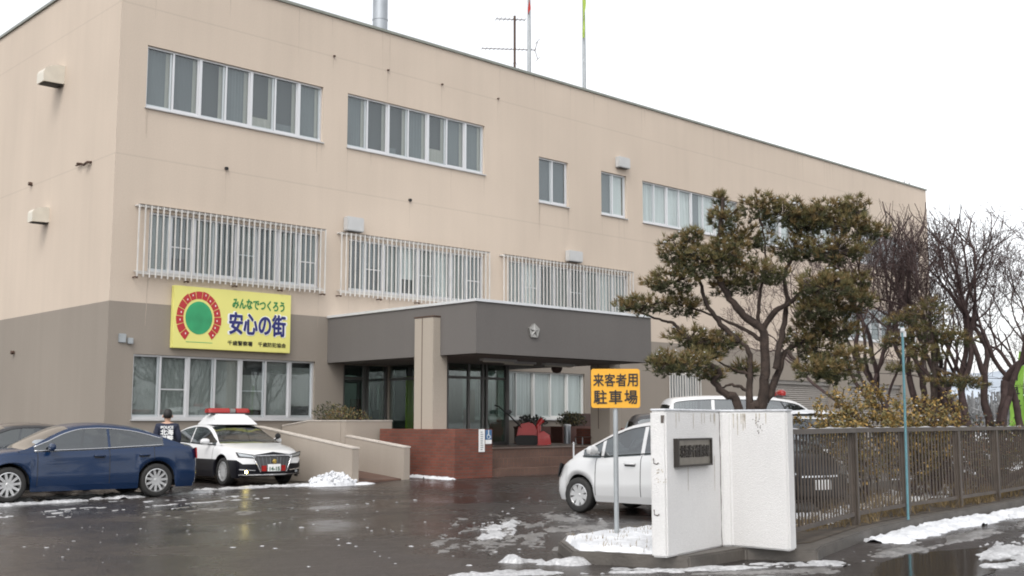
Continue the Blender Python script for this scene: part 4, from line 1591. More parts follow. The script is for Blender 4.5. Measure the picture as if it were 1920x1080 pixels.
VAN.update(paint='carwhite', paint2='carblack', split=.95, w=.86, xf=2.25, xr=-2.35, wb=2.75, R=.33, rim=.2, tilt=.13, zmin=.25, nose=.15, handle=1.1,
           deck=[(-2.35, 1.12), (-2.0, 1.2), (0, 1.2), (1.2, 1.17), (1.6, 1.12), (1.95, 1.05), (2.25, .9)],
           roof=[(-2.34, 1.3), (-2.27, 1.85), (-2.05, 2.02), (-1.0, 2.08), (.2, 2.06), (.75, 1.98), (1.1, 1.78), (1.5, 1.45), (1.85, 1.13)],
           side=[(-2.15, -1.15), (-1.08, -.05), (.02, .98)], ws=(1.72, .88), rw=(-2.32, -2.25), seams=[1.05, -.01, -1.1], doors=[(-.003, 1.043)], mirror=(1.15, 1.32), cabin='interior',
           patches=[('headlight', [(.46, .78), (.80, .78), (.82, .98), (.5, .94)], 'clearlens', True, .014)])
vn, _, _, _ = car('police_van', 'white police van with red roof lamps behind the pine tree', 'van', (22.1, 15.25), math.radians(-40), VAN)
for (x, y) in ((.55, -.35), (.55, .38)):
    b = MB()
    b.box((x - .13, y - .20, 2.075), (x + .13, y + .20, 2.10), 1)
    b.lathe([(.001, .20), (.06, .19), (.09, .12), (.09, -.12), (.06, -.19), (.001, -.20)], (x, y, 2.15), 'Y', 12, 0)
    b.build('roof_lamp', [M['redlens'], M['darkgrey']], vn, smooth=True, ang=40)
DV = dict(VAN)
DV.update(paint='cargrey', paint2='cargrey', cabin='interior', tilt=.2)
DV['roof'] = [(x, z - .38 if z > 1.5 else z - .05) for x, z in VAN['roof']]
car('parked_car', 'dark minivan showing only its roof behind the white hatchback', 'car', tuple(at(4.75, 25.2))[:2], math.radians(-43), DV)

# snow lying on the wagon's roof
b = MB()
rr = random.Random(5)
b.grid(lambda u, v: (-1.9 + 2.1 * u, (-.60 + 1.2 * v), 1.672 + .075 * min(1, 6 * u * (1 - u) + .0) * min(1, 7 * v * (1 - v)) + .03 * noise.noise(Vector((u * 7, v * 5, 0)))), 18, 12)
sn = b.build('roof_snow', M['snow'], None, smooth=True)
sn.location = wg.location
sn.rotation_euler = wg.rotation_euler
tag(sn, 'layer of snow lying on the roof of the white wagon', 'snow')

# ------------------------------------------------------------------ kerbed bed along the street
BZ = 0.13
BED = [(8.93, 8.52), (9.12, 8.12), (9.30, 7.55), (9.47, 7.36), (10.58, 7.45), (10.95, 6.78), (11.45, 7.0), (13.8, 7.70), (15.9, 8.06), (18.0, 8.27), (20.0, 8.50), (22.0, 8.78), (60, 13.6), (60, 17.5),
       (30, 13.5), (24.5, 13.6), (19.6, 12.0), (18.6, 10.2), (15.8, 9.7), (14.2, 9.45), (10.75, 9.62), (9.6, 9.38)]
b = MB()
b.prism([(x, y, -.02) for x, y in BED], (0, 0, BZ + .02))
o = b.build('kerbed_bed', M['kerb'], bevel=.02)
o['kind'] = 'structure'
INS = [(11.0, 7.25), (11.5, 7.2), (13.8, 7.88), (15.9, 8.24), (18.0, 8.45), (20.0, 8.68), (22.0, 8.96), (60, 13.8), (60, 17.3), (30, 13.3), (24.5, 13.4), (19.7, 11.8), (18.7, 10.05), (15.8, 9.5), (14.2, 9.25), (11.0, 9.3)]
b = MB()
b.prism([(x, y, BZ + .001) for x, y in INS], (0, 0, .012))
o = b.build('planting_soil', M['soil'])
o['kind'] = 'structure'


def inpoly(x, y, poly):
    c = False
    n = len(poly)
    for i in range(n):
        (x0, y0), (x1, y1) = poly[i], poly[i - 1]
        if (y0 > y) != (y1 > y) and x < (x1 - x0) * (y - y0) / (y1 - y0) + x0:
            c = not c
    return c


# ---- gate pillar (V-shaped roughcast wall) with its plaque
py = tag(empty('gate_pillar', (10.0, 7.6, BZ)), 'white roughcast V-shaped gate pillar wall on a dark kerb at the street corner', 'gate pillar')
PP = [(9.11, 7.56), (9.17, 7.41), (10.52, 7.68), (10.55, 6.90), (10.76, 6.95)]
A_ = [(9.115, 7.57), (9.175, 7.41), (10.47, 7.675), (10.55, 7.60), (10.59, 6.885), (10.80, 6.94), (10.78, 7.85), (10.60, 8.0)]
b = MB()
H_ = 1.485
base = [(x - 10.0, y - 7.6) for x, y in A_]
b.prism([(x, y, 0) for x, y in base], (0, 0, H_))
b.build('wall', M['pylon'], py, bevel=.018)
b = MB()
b.prism([(x * 1.0, y * 1.0, H_ + .001) for x, y in base], (0, 0, .022))
b.build('snow_cap', M['snow'], py, bevel=.008)
# hairline crack at the inner corner, rust streaks and chipped spots
b = MB()
rr = random.Random(2)
dA = Vector((10.47 - 9.175, 7.675 - 7.41, 0)).normalized()
nA = Vector((dA.y, -dA.x, 0))
def onA(s, z, o_=.003):
    p = Vector((9.175 - 10, 7.41 - 7.6, 0)) + dA * s + nA * o_
    return (p.x, p.y, z)
pts = [onA(1.30 + rr.uniform(-.005, .005), H_ * k / 24, .002) for k in range(25)]
b.tube(pts, [.006 * rr.uniform(.3, 1.2) for _ in pts], 4)
for k in range(9):
    s = rr.uniform(.02, 1.28)
    h_ = rr.uniform(.04, .16)
    b.quad(onA(s, H_ - .03 - h_, .0025), onA(s + rr.uniform(.004, .012), H_ - .03 - h_, .0025), onA(s + .012, H_ - .02, .0025), onA(s - .004, H_ - .02, .0025), 1)
for k in range(2):
    s = rr.uniform(.3, 1.2)
    b.quad(onA(s, .95 - rr.uniform(.1, .5), .0025), onA(s + .008, .95 - .3, .0025), onA(s + .014, 1.0, .0025), onA(s, 1.0, .0025), 1)
dE = Vector((9.175 - 9.115, 7.41 - 7.57, 0)).normalized()
nE = Vector((dE.y, -dE.x, 0))
def onE(s, z, o_=.003):
    p = Vector((9.115 - 10, 7.57 - 7.6, 0)) + dE * s + nE * o_
    return (p.x, p.y, z)
for (s, z) in ((.05, .94), (.05, .42)):
    b.tube([onE(s - .015, z + .06), onE(s - .012, z + .01), onE(s + .02, z), onE(s + .04, z + .015)], .006, 4)
for k in range(14):
    s, z = rr.uniform(.06, .165), rr.uniform(.75, .9)
    b.quad(onE(s, z), onE(s + .012, z + rr.uniform(-.01, .01)), onE(s + .014, z + .014), onE(s + .002, z + .01), 1)
b.quad(onE(.12, 1.36), onE(.15, 1.36), onE(.16, 1.44), onE(.12, 1.44))
dB = Vector((10.59 - 10.55, 6.885 - 7.60, 0)).normalized()
nB = Vector((dB.y, -dB.x, 0))
def onB(s, z, o_=.003):
    p = Vector((10.55 - 10, 7.60 - 7.6, 0)) + dB * s + nB * o_
    return (p.x, p.y, z)
for k in range(22):
    s, z = rr.gauss(.36, .03), rr.uniform(1.22, 1.42)
    b.quad(onB(s, z), onB(s + .008, z), onB(s + .008, z + .012), onB(s, z + .012))
for k in range(9):
    s = rr.uniform(.02, .7)
    h_ = rr.uniform(.05, .3)
    b.quad(onB(s, H_ - .03 - h_, .0025), onB(s + .008, H_ - .03 - h_, .0025), onB(s + .012, H_ - .02, .0025), onB(s - .003, H_ - .02, .0025), 1)
b.build('crack', [M['crack'], M['stain']], py)

pq = empty('plaque', (0, 0, 0))
s0, s1, z0, z1 = .165, .985, .905, 1.20
org = Vector((9.175, 7.41, 0)) + dA * s0 + nA * .0
ang = math.atan2(dA.y, dA.x)
pq.location = (org.x + nA.x * .04, org.y + nA.y * .04, BZ)
pq.rotation_euler = (0, 0, ang)
tag(pq, 'bronze nameplate with dark raised characters on the white gate pillar', 'nameplate')
PW = s1 - s0
b = MB()
b.box((.025, -.004, z0 + .02), (PW - .025, .038, z1 - .02))
b.build('face', M['plaque'], pq)
b = MB()
for (a, c) in (((0, -.02, z0), (PW, .038, z0 + .02)), ((0, -.02, z1 - .02), (PW, .038, z1)), ((0, -.02, z0 + .02), (.025, .038, z1 - .02)), ((PW - .025, -.02, z0 + .02), (PW, .038, z1 - .02))):
    b.box(a, c)
b.build('rim', M['plaquedark'], pq)
t = text_mesh('北海道千歳警察署', PW * .86, .13, .02, .008)
t.xf(Matrix.Translation((PW * .5, -.008, z0 + .16)))
t.build('lettering', M['plaquedark'], pq)

# ---- yellow parking sign
sg = tag(empty('parking_sign', (10.32, 9.10, BZ), math.radians(-43)), 'orange-yellow visitor parking sign on a grey steel post', 'sign')
b = MB()
b.tube([(0, .02, 0), (0, .02, 1.99)], .030, 12)
b.build('post', M['galv'], sg, smooth=True, ang=40)
b = MB()
w_, h_ = .295, .235
zc = 1.775
r_ = .03
poly = []
for (cx, cz, a0) in ((w_ - r_, zc + h_ - r_, 0), (-w_ + r_, zc + h_ - r_, 90), (-w_ + r_, zc - h_ + r_, 180), (w_ - r_, zc - h_ + r_, 270)):
    for k in range(5):
        a = math.radians(a0 + 22.5 * k)
        poly.append((cx + r_ * math.cos(a), -.022, cz + r_ * math.sin(a)))
b.prism(poly, (0, .012, 0))
b.build('plate', M['signyellow'], sg)
for (txt, dz, ww) in (('来客者用', .10, .53), ('駐車場', -.105, .525)):
    if txt == '駐車場':
        for i, ch in enumerate(txt):
            t = text_mesh(ch, .16, .17, .02, .002)
            t.xf(Matrix.Translation((-.185 + .185 * i, -.0245, zc + dz)))
            t.build('lettering', M['signblack'], sg)
    else:
        for i, ch in enumerate(txt):
            t = text_mesh(ch, .13, .155, .02, .002)
            t.xf(Matrix.Translation((-.205 + .137 * i, -.0245, zc + dz)))
            t.build('lettering', M['signblack'], sg)
b = MB()
for z in (zc + .12, zc - .12):
    b.box((-.05, -.0095, z - .015), (.05, .055, z + .015))
b.build('bracket', M['galv'], sg)

# ---- fence
fe = tag(empty('fence', (11.0, 7.17, BZ)), 'brown steel railing fence with flat posts running along the pavement', 'fence')
FP = [(11.0, 7.17), (13.8, 7.95), (15.87, 8.30), (17.98, 8.50), (19.93, 8.73), (21.9, 9.0), (25.8, 9.5), (32, 10.3)]
FH = 1.29
fo_ = Vector((11.0, 7.17, 0))
rail, bars = MB(), MB()
rr = random.Random(9)
for (p, q) in zip(FP[:-1], FP[1:]):
    a, c = Vector((*p, 0)) - fo_, Vector((*q, 0)) - fo_
    d = (c - a)
    L = d.length
    d.normalize()
    n_ = Vector((-d.y, d.x, 0))
    for (zc_, hh, ww) in ((FH - .03, .03, .045), (.16, .025, .02)):
        vs = []
        for pt in (a, c):
            for (s, t_) in ((-1, -1), (1, -1), (1, 1), (-1, 1)):
                v = pt + n_ * (s * ww) + Vector((0, 0, zc_ + t_ * hh))
                vs.append(tuple(v))
        rail.add(vs, [(0, 1, 5, 4), (1, 2, 6, 5), (2, 3, 7, 6), (3, 0, 4, 7), (3, 2, 1, 0), (4, 5, 6, 7)])
    k = int(L / .128)
    for i in range(1, k):
        pt = a + d * (L * i / k)
        bars.box((pt.x - .0095, pt.y - .0095, .135), (pt.x + .0095, pt.y + .0095, FH - .055), 0, math.atan2(d.y, d.x), (pt.x, pt.y, 0))
rail.build('rail', M['fence'], fe)
bars.build('bars', M['fence'], fe)
for i, p in enumerate(FP[1:-1]):
    q0, q1 = FP[i], FP[i + 2]
    a = math.atan2(q1[1] - q0[1], q1[0] - q0[0])
    b = MB()
    x, y = p[0] - fo_.x, p[1] - fo_.y
    b.box((x - .115, y - .03, 0), (x + .115, y + .03, FH - .062), 0, a, (x, y, 0))
    b.box((x - .06, y - .055, 0), (x - .03, y - .031, FH - .062), 0, a, (x, y, 0))
    b.build('post', M['fence'], fe, bevel=.006)
b = MB()
for (p, q) in zip(FP[:-2], FP[1:-1]):
    a, c = Vector((*p, 0)) - fo_, Vector((*q, 0)) - fo_
    n_ = 60
    th = lambda t: max(0, .022 * (noise.noise(Vector((p[0] * 3 + t * 9, 1.7, p[1]))) + .15))
    d = (c - a).normalized()
    nn = Vector((-d.y, d.x, 0)) * .04
    for i in range(n_):
        t0_, t1_ = i / n_, (i + 1) / n_
        h0, h1 = th(t0_), th(t1_)
        if h0 + h1 < .004:
            continue
        P0, P1 = a + (c - a) * t0_, a + (c - a) * t1_
        z_ = FH + .001
        b.add([tuple(P0 - nn + Vector((0, 0, z_))), tuple(P1 - nn + Vector((0, 0, z_))), tuple(P1 + Vector((0, 0, z_ + h1))), tuple(P0 + Vector((0, 0, z_ + h0))),
               tuple(P1 + nn + Vector((0, 0, z_))), tuple(P0 + nn + Vector((0, 0, z_)))], [(0, 1, 2, 3), (3, 2, 4, 5)])
b.build('rail_snow', M['greysnow'], fe, smooth=True)['kind'] = 'stuff'

# ---- teal snow pole and banner flag
tp = tag(empty('snow_pole', (14.92, 7.93, .0)), 'thin teal pole standing in front of the fence', 'pole')
b = MB()
b.tube([(.30, .02, .13), (.30, -.01, 2.86)], .018, 8)
b.build('pole', M['teal'], tp, smooth=True, ang=50)
b = MB()
b.lathe([(.001, 2.845), (.03, 2.85), (.034, 2.80), (.025, 2.78)], (.30, -.01, 0), n=8)
b.box((.29, -.03, 2.72), (.37, .02, 2.80))
b.build('cap', M['flash'], tp)

nb_ = tag(empty('banner_flag', tuple(at(12.0, 26.5, BZ))), 'bright green vertical banner flag with dark lettering beyond the fence', 'flag')
b = MB()
b.tube([(0, 0, 0), (0, 0, 3.1)], .018, 8)
b.tube([(0, 0, 3.05), (R2.x * -.4, R2.y * -.4, 3.02)], .01, 6)
b.build('pole', M['white'], nb_, smooth=True)
b = MB()
def nfn(u, v, o_=0):
    wv = .10 + .34 * (1 - v) ** .8
    r = -.02 - wv * u + .03 * math.sin(v * 9)
    f = .06 * math.sin(v * 7 + u * 5) + o_
    z = 1.30 + 1.72 * v - .10 * u * (1 - v)
    return (R2.x * r + F2.x * f, R2.y * r + F2.y * f, z)
b.grid(lambda u, v: nfn(u, v), 8, 20)
b.build('cloth', M['nobori'], nb_, smooth=True)
rr = random.Random(3)
for v in (.82, .66, .48, .30, .14):
    b = MB()
    for k in range(5):
        u0, dv = rr.uniform(.25, .6), rr.uniform(-.05, .05)
        b.add([nfn(u0, v + dv, -.012), nfn(u0 + .25, v + dv, -.012), nfn(u0 + .25, v + dv + .014, -.012), nfn(u0, v + dv + .014, -.012)], [(0, 1, 2, 3)])
    b.add([nfn(.45, v - .05, -.013), nfn(.53, v - .05, -.013), nfn(.53, v + .05, -.013), nfn(.45, v + .05, -.013)], [(0, 1, 2, 3)])
    b.build('lettering', M['signblack'], nb_)

# ---- things on the terrace
def snow_blower(x, y):
    root = tag(empty('snow_blower', (x, y, TZ + .021), math.radians(-43)), 'red walk-behind snow blower with black handles standing on the entrance terrace', 'snow blower')
    # local: +x forward
    b = MB()
    b.prism([(.22, -.42, .0), (.62, -.42, .02), (.58, -.42, .30), (.40, -.42, .42), (.22, -.42, .36)], (0, .02, 0))
    b.prism([(.22, .40, .0), (.62, .40, .02), (.58, .40, .30), (.40, .40, .42), (.22, .40, .36)], (0, .02, 0))
    b.grid(lambda u, v: (.22 + .18 * math.sin(v * math.pi / 2) , -.40 + .80 * u, .02 + .40 * v), 4, 6)
    b.box((.20, -.40, .0), (.5, .40, .03))
    b.build('auger_housing', M['blowerred'], root)
    b = MB()
    b.tube([(.45 + .0 * k, -.38 + .76 * k / 24, .2) for k in range(25)], .03, 8)
    hp = [(.45 + .13 * math.cos(k * .8), -.38 + .76 * k / 40, .2 + .13 * math.sin(k * .8)) for k in range(41)]
    b.tube(hp, .018, 5)
    b.build('auger', M['rust'], root)
    b = MB()
    b.prism([(-.42, -.22, .22), (.20, -.22, .20), (.20, -.22, .52), (.02, -.22, .70), (-.34, -.22, .62)], (0, .44, 0))
    b.build('engine_cover', M['blowerred'], root, bevel=.05, smooth=True, ang=40)
    b = MB()
    b.tube([(.25, 0, .36), (.25, 0, .56), (.28, .03, .68), (.38, .06, .76)], [.09, .08, .08, .09], 10)
    b.build('chute', M['blowerred'], root, smooth=True, ang=50)
    b = MB()
    for s in (-1, 1):
        b.tube([(-.25, .2 * s, .5), (-.62, .24 * s, .88), (-.95, .26 * s, 1.16), (-1.08, .26 * s, 1.20)], .02, 8)
    b.tube([(-.62, -.24, .88), (-.62, .24, .88)], .018, 8)
    b.build('handlebar', M['black'], root, smooth=True)
    b = MB()
    b.box((-.80, -.18, .93), (-.56, .18, 1.06))
    b.build('control_panel', M['darkgrey'], root, bevel=.03)
    for s in (-1, 1):
        b = MB()
        y0 = .27 * s
        loop = [(-.32 + .15 * math.cos(a), y0, .15 + .15 * math.sin(a)) for a in [math.pi / 2 + math.pi * k / 8 for k in range(9)]] + \
               [(.12 + .15 * math.cos(a), y0, .15 + .15 * math.sin(a)) for a in [-math.pi / 2 + math.pi * k / 8 for k in range(9)]]
        b.prism([(p[0], p[1] - .07, p[2]) for p in loop], (0, .14, 0))
        b.build('crawler_track', M['rubber'], root)
snow_blower(24.15, 24.75)


def shrub(name, loc, rx, ry, rz, n, leafmats, lab, cat='shrub', seed=1, leaf=.06, stems=8, group=None, planter=None, upright=.3):
    rr = random.Random(seed)
    root = tag(empty(name, loc), lab, cat, group)
    st, lf = MB(), MB()
    tips = []
    for k in range(stems):
        a = rr.uniform(0, 6.28)
        e = Vector((rx * .8 * math.cos(a) * rr.random(), ry * .8 * math.sin(a) * rr.random(), rz * rr.uniform(1.2, 1.9)))
        m_ = e * .5 + Vector((rr.uniform(-.05, .05), rr.uniform(-.05, .05), 0))
        st.tube([(e.x * .1, e.y * .1, 0), tuple(m_), tuple(e)], [.014, .010, .004], 4)
    for k in range(n):
        while True:
            p = Vector((rr.uniform(-1, 1), rr.uniform(-1, 1), rr.uniform(-1, 1)))
            if p.length <= 1 and p.length > .35 * rr.random():
                break
        d = noise.noise(p * 2.2 + Vector((seed * 3.1, 0, 0)))
        if d < -.12 and rr.random() < .8:
            continue
        s = 1 + .28 * d
        c_ = Vector((p.x * rx * s, p.y * ry * s, rz + p.z * rz * s))
        if c_.z < .03:
            c_.z = .03 + rr.random() * .1
        dirv = (p * .7 + Vector((rr.uniform(-1, 1), rr.uniform(-1, 1), rr.uniform(-.4, 1) + upright))).normalized()
        sd = dirv.cross(Vector((rr.uniform(-1, 1), rr.uniform(-1, 1), rr.uniform(-1, 1)))).normalized()
        L = leaf * rr.uniform(.6, 1.4)
        lf.add([tuple(c_), tuple(c_ + dirv * L * .5 + sd * L * .26), tuple(c_ + dirv * L), tuple(c_ + dirv * L * .5 - sd * L * .26)], [(0, 1, 2, 3)], rr.randrange(len(leafmats)))
    st.build('stem', M['bark'], root)
    lf.build('foliage', [M[q] for q in leafmats], root)
    return root


def planter(x, y, w_, d_, h_, lab, m_='planter'):
    b = MB()
    z = TZ + .021
    b.box((x, y, z), (x + w_, y + .05, z + h_))
    b.box((x, y + d_ - .05, z), (x + w_, y + d_, z + h_))
    b.box((x, y + .05, z), (x + .05, y + d_ - .05, z + h_))
    b.box((x + w_ - .05, y + .05, z), (x + w_, y + d_ - .05, z + h_))
    b.box((x + .05, y + .05, z), (x + w_ - .05, y + d_ - .05, z + h_ - .06), 1)
    b.box((x - .02, y - .02, z + h_ - .05), (x - .001, y + d_ + .02, z + h_))
    return tag(b.build('planter', [M[m_], M['soil']]), lab, 'planter', 'planter boxes on the terrace')
planter(25.05, 25.9, 1.15, .5, .55, 'brown planter box with dark plants beside the red snow blower')
planter(26.75, 25.9, 1.6, .55, .55, 'brown planter box holding a round shrub below the white-framed window')
shrub('shrub', (25.6, 26.15, TZ + .5), .6, .25, .20, 900, ['leaf3', 'darkgrey'], 'low dark plants in the planter beside the snow blower', seed=3, leaf=.08)
shrub('shrub', (27.4, 26.15, TZ + .5), .62, .30, .26, 1300, ['leaf3', 'leaf3', 'needle2'], 'rounded dark green shrub in the planter under the white-framed window', seed=5, leaf=.07)
b = MB()
b.lathe([(.11, 0), (.11, .56), (.001, .56)], (26.45, 25.4, TZ + .021), n=16)
b.lathe([(.125, .56), (.125, .60), (.09, .62), (.001, .62)], (26.45, 25.4, TZ + .021), n=16, mi=1)
tag(b.build('ash_bin', [M['steel'], M['flash']], smooth=True, ang=40), 'slim steel ash bin with pale top between the planters', 'bin')
bx = tag(empty('notice_cabinet', (28.0, 26.6, TZ + .021)), 'dark wooden cabinet standing at the right of the terrace', 'cabinet')
b = MB()
b.box((0, 0, .0), (1.0, .45, .98))
b.build('body', M['wood'], bx, bevel=.01)
b = MB()
b.box((.05, -.02, .06), (.48, -.001, .92))
b.box((.52, -.02, .06), (.95, -.001, .92))
b.build('door', M['wood'], bx, bevel=.006)
bn = tag(empty('bench', (25.35, 23.7, TZ + .021)), 'low thin-framed bench in front of the planters', 'bench')
b = MB()
b.box((0, 0, .22), (.95, .35, .245))
b.build('seat', M['wood'], bn)
for x in (.03, .92):
    for y in (.03, .32):
        b = MB()
        b.tube([(x, y, 0), (x, y, .22)], .014, 6)
        b.build('leg', M['galv'], bn)
# notices on the brick plinth
t_ = tag(empty('notice_sign', (19.40, 21.775, .74)), 'tall narrow white notice board on the brick plinth', 'sign')
b = MB()
b.box((0, -.02, 0), (.20, 0, .58))
b.build('board', M['white'], t_, bevel=.004)
b = MB()
rr = random.Random(1)
for k in range(9):
    b.box((.05, -.024, .05 + k * .055), (.05 + rr.uniform(.06, .10), -.0205, .075 + k * .055))
b.build('print', M['galv'], t_)
t_ = tag(empty('wheelchair_sign', (19.63, 21.775, .94)), 'small blue wheelchair sign on the brick plinth', 'sign')
b = MB()
b.box((0, -.02, .11), (.21, 0, .36))
b.build('board', M['blue'], t_, bevel=.004)
b = MB()
b.box((.0, -.02, 0), (.21, 0, .107))
b.build('caption_board', M['white'], t_, bevel=.004)
b = MB()
ring = [(.10 + .055 * math.cos(a), -.0225, .19 + .055 * math.sin(a)) for a in [math.radians(120 + 24 * k) for k in range(11)]]
b.tube(ring, .007, 5)
b.tube([(.095, -.0225, .31), (.10, -.0225, .22), (.145, -.0225, .215), (.165, -.0225, .165)], .010, 5)
b.lathe([(.001, -.004), (.018, -.004), (.018, 0)], (.095, -.0205, .332), 'Y', 10)
b.build('pictogram', M['white'], t_)

shrub('shrub', (18.35, 26.2, 1.36), .55, .8, .26, 1500, ['leaf2', 'leaf3', 'leaf4', 'needle2'], 'rusty green azalea in the ramp planter nearest the police car', seed=11, leaf=.055)
shrub('shrub', (18.65, 27.3, 1.36), .5, .6, .34, 1500, ['leaf3', 'leaf3', 'leaf2'], 'darker green shrub in the ramp planter near the lobby glass', seed=12, leaf=.055)

# ---- person seen from behind
def person(x, y, rz):
    root = tag(empty('person', (x, y, 0), rz), 'person in navy uniform jacket with white back lettering standing beside the police car', 'person')
    def skin(name, verts, edges, radii, m, rootv=0, lev=2):
        me = bpy.data.meshes.new(name)
        me.from_pydata(verts, edges, [])
        o = bpy.data.objects.new(name, me)
        COL.objects.link(o)
        md = o.modifiers.new('s', 'SKIN')
        for i, r in enumerate(radii):
            v = me.skin_vertices[0].data[i]
            v.radius = r if isinstance(r, tuple) else (r, r)
        me.skin_vertices[0].data[rootv].use_root = True
        md.use_smooth_shade = True
        s = o.modifiers.new('d', 'SUBSURF')
        s.levels = s.render_levels = lev
        dg = bpy.context.evaluated_depsgraph_get()
        dg.update()
        m2 = bpy.data.meshes.new_from_object(o.evaluated_get(dg))
        m2.materials.clear()
        m2.materials.append(M[m])
        bpy.data.objects.remove(o)
        q = bpy.data.objects.new(name, m2)
        COL.objects.link(q)
        q.parent = root
        return q
    # local: faces +y (away), x to the right
    V = [(0, 0, .95), (0, 0, 1.12), (0, .0, 1.30), (0, -.01, 1.42), (0, 0, 1.50), (0, .015, 1.58), (0, .03, 1.70),
         (-.10, 0, .88), (-.11, .01, .50), (-.12, -.02, .09), (-.12, .13, .05), (.10, 0, .88), (.11, .02, .50), (.12, .0, .09), (.12, .15, .05),
         (-.19, -.01, 1.41), (-.25, -.03, 1.14), (-.22, .10, .92), (-.20, .16, .85), (.19, -.01, 1.41), (.25, -.03, 1.14), (.22, .10, .92), (.20, .16, .85)]
    Eg = [(0, 1), (1, 2), (2, 3), (3, 4), (4, 5), (5, 6), (0, 7), (7, 8), (8, 9), (9, 10), (0, 11), (11, 12), (12, 13), (13, 14), (3, 15), (15, 16), (16, 17), (17, 18), (3, 19), (19, 20), (20, 21), (21, 22)]
    Rd = [(.16, .11), (.155, .11), (.175, .12), (.13, .10), .055, (.075, .085), (.072, .085), .085, .065, .045, .04, .085, .065, .045, .04, .07, .05, .038, .04, .07, .05, .038, .04]
    bd = skin('body', V, Eg, Rd, 'skin')
    jv = [(0, 0, .84), (0, 0, 1.10), (0, .0, 1.28), (0, -.01, 1.41), (0, 0, 1.475), (-.19, -.01, 1.40), (-.255, -.03, 1.14), (-.225, .09, .94), (.19, -.01, 1.40), (.255, -.03, 1.14), (.225, .09, .94)]
    je = [(0, 1), (1, 2), (2, 3), (3, 4), (3, 5), (5, 6), (6, 7), (3, 8), (8, 9), (9, 10)]
    skin('jacket', jv, je, [(.20, .145), (.195, .14), (.205, .15), (.155, .125), .075, .095, .072, .058, .095, .072, .058], 'uniform', 1)
    tv = [(0, 0, .95), (-.10, 0, .86), (-.11, .01, .50), (-.12, -.02, .10), (.10, 0, .86), (.11, .02, .50), (.12, .0, .10)]
    skin('trousers', tv, [(0, 1), (1, 2), (2, 3), (0, 4), (4, 5), (5, 6)], [(.17, .13), .105, .085, .075, .105, .085, .075], 'uniform')
    b = MB()
    for sx_ in (-1, 1):
        b.box((.12 * sx_ - .05, -.11, 0), (.12 * sx_ + .05, .20, .10))
    b.build('shoe', M['black'], root, bevel=.03, smooth=True)
    b = MB()
    b.lathe([(.001, .155), (.05, .148), (.088, .11), (.105, .05), (.108, -.01), (.098, -.07), (.075, -.105), (.001, -.11)], (0, 0, 0), n=20)
    b.xf(Matrix.Translation((0, -.012, 1.675)) @ Matrix.Diagonal((.93, 1.05, .82, 1)))
    b.build('hair', M['hair'], root, smooth=True)
    for sx_ in (-1, 1):       # ears and face on the far side
        b = MB()
        b.lathe([(.001, .035), (.02, .025), (.024, 0), (.018, -.025), (.001, -.035)], (.098 * sx_, .03, 1.63), n=8)
        b.build('ear', M['skin'], root, smooth=True)
    b = MB()
    b.lathe([(.001, .09), (.05, .08), (.08, .03), (.082, -.03), (.06, -.09), (.001, -.12)], (0, .05, 1.63), n=16)
    b.tube([(0, .128, 1.65), (0, .15, 1.615), (0, .13, 1.605)], .012, 6)
    for sx_ in (-1, 1):
        b.lathe([(.001, .008), (.012, 0), (.001, -.008)], (.033 * sx_, .128, 1.66), n=8, mi=1)
    b.box((-.025, .118, 1.566), (.025, .128, 1.574), 1)
    b.build('face', [M['skin'], M['hair']], root, smooth=True)
    # lettering on the back
    t = text_mesh('POLICE', .27, .06, .04, .003)
    t.xf(Matrix.Translation((0, -.172, 1.385)))
    t.v = [(p[0], p[1] + .35 * p[0] ** 2 + .3 * max(0, p[2] - 1.33) ** 1 * .4, p[2]) for p in t.v]
    t.build('lettering', M['white'], root)
    t = text_mesh('北海', .28, .135, .035, .003)
    t.xf(Matrix.Translation((0, -.172, 1.275)))
    t.v = [(p[0], p[1] + .35 * p[0] ** 2, p[2]) for p in t.v]
    t.build('lettering', M['white'], root)
    t = text_mesh('道警', .28, .135, .035, .003)
    t.xf(Matrix.Translation((0, -.172, 1.135)))
    t.v = [(p[0], p[1] + .35 * p[0] ** 2, p[2]) for p in t.v]
    t.build('lettering', M['white'], root)
person(12.0, 24.05, math.radians(-28))

# ------------------------------------------------------------------ trees
def seedv(rr, s):
    return Vector((rr.uniform(-s, s), rr.uniform(-s, s), rr.uniform(-s, s)))


def smooth_path(pts, k=4):
    out = []
    n = len(pts)
    for i in range(n - 1):
        p0, p1, p2, p3 = pts[max(0, i - 1)], pts[i], pts[i + 1], pts[min(n - 1, i + 2)]
        for j in range(k):
            t = j / k
            out.append(0.5 * ((2 * p1) + (p2 - p0) * t + (2 * p0 - 5 * p1 + 4 * p2 - p3) * t * t + (3 * p1 - p0 - 3 * p2 + p3) * t ** 3))
    out.append(pts[-1])
    return out


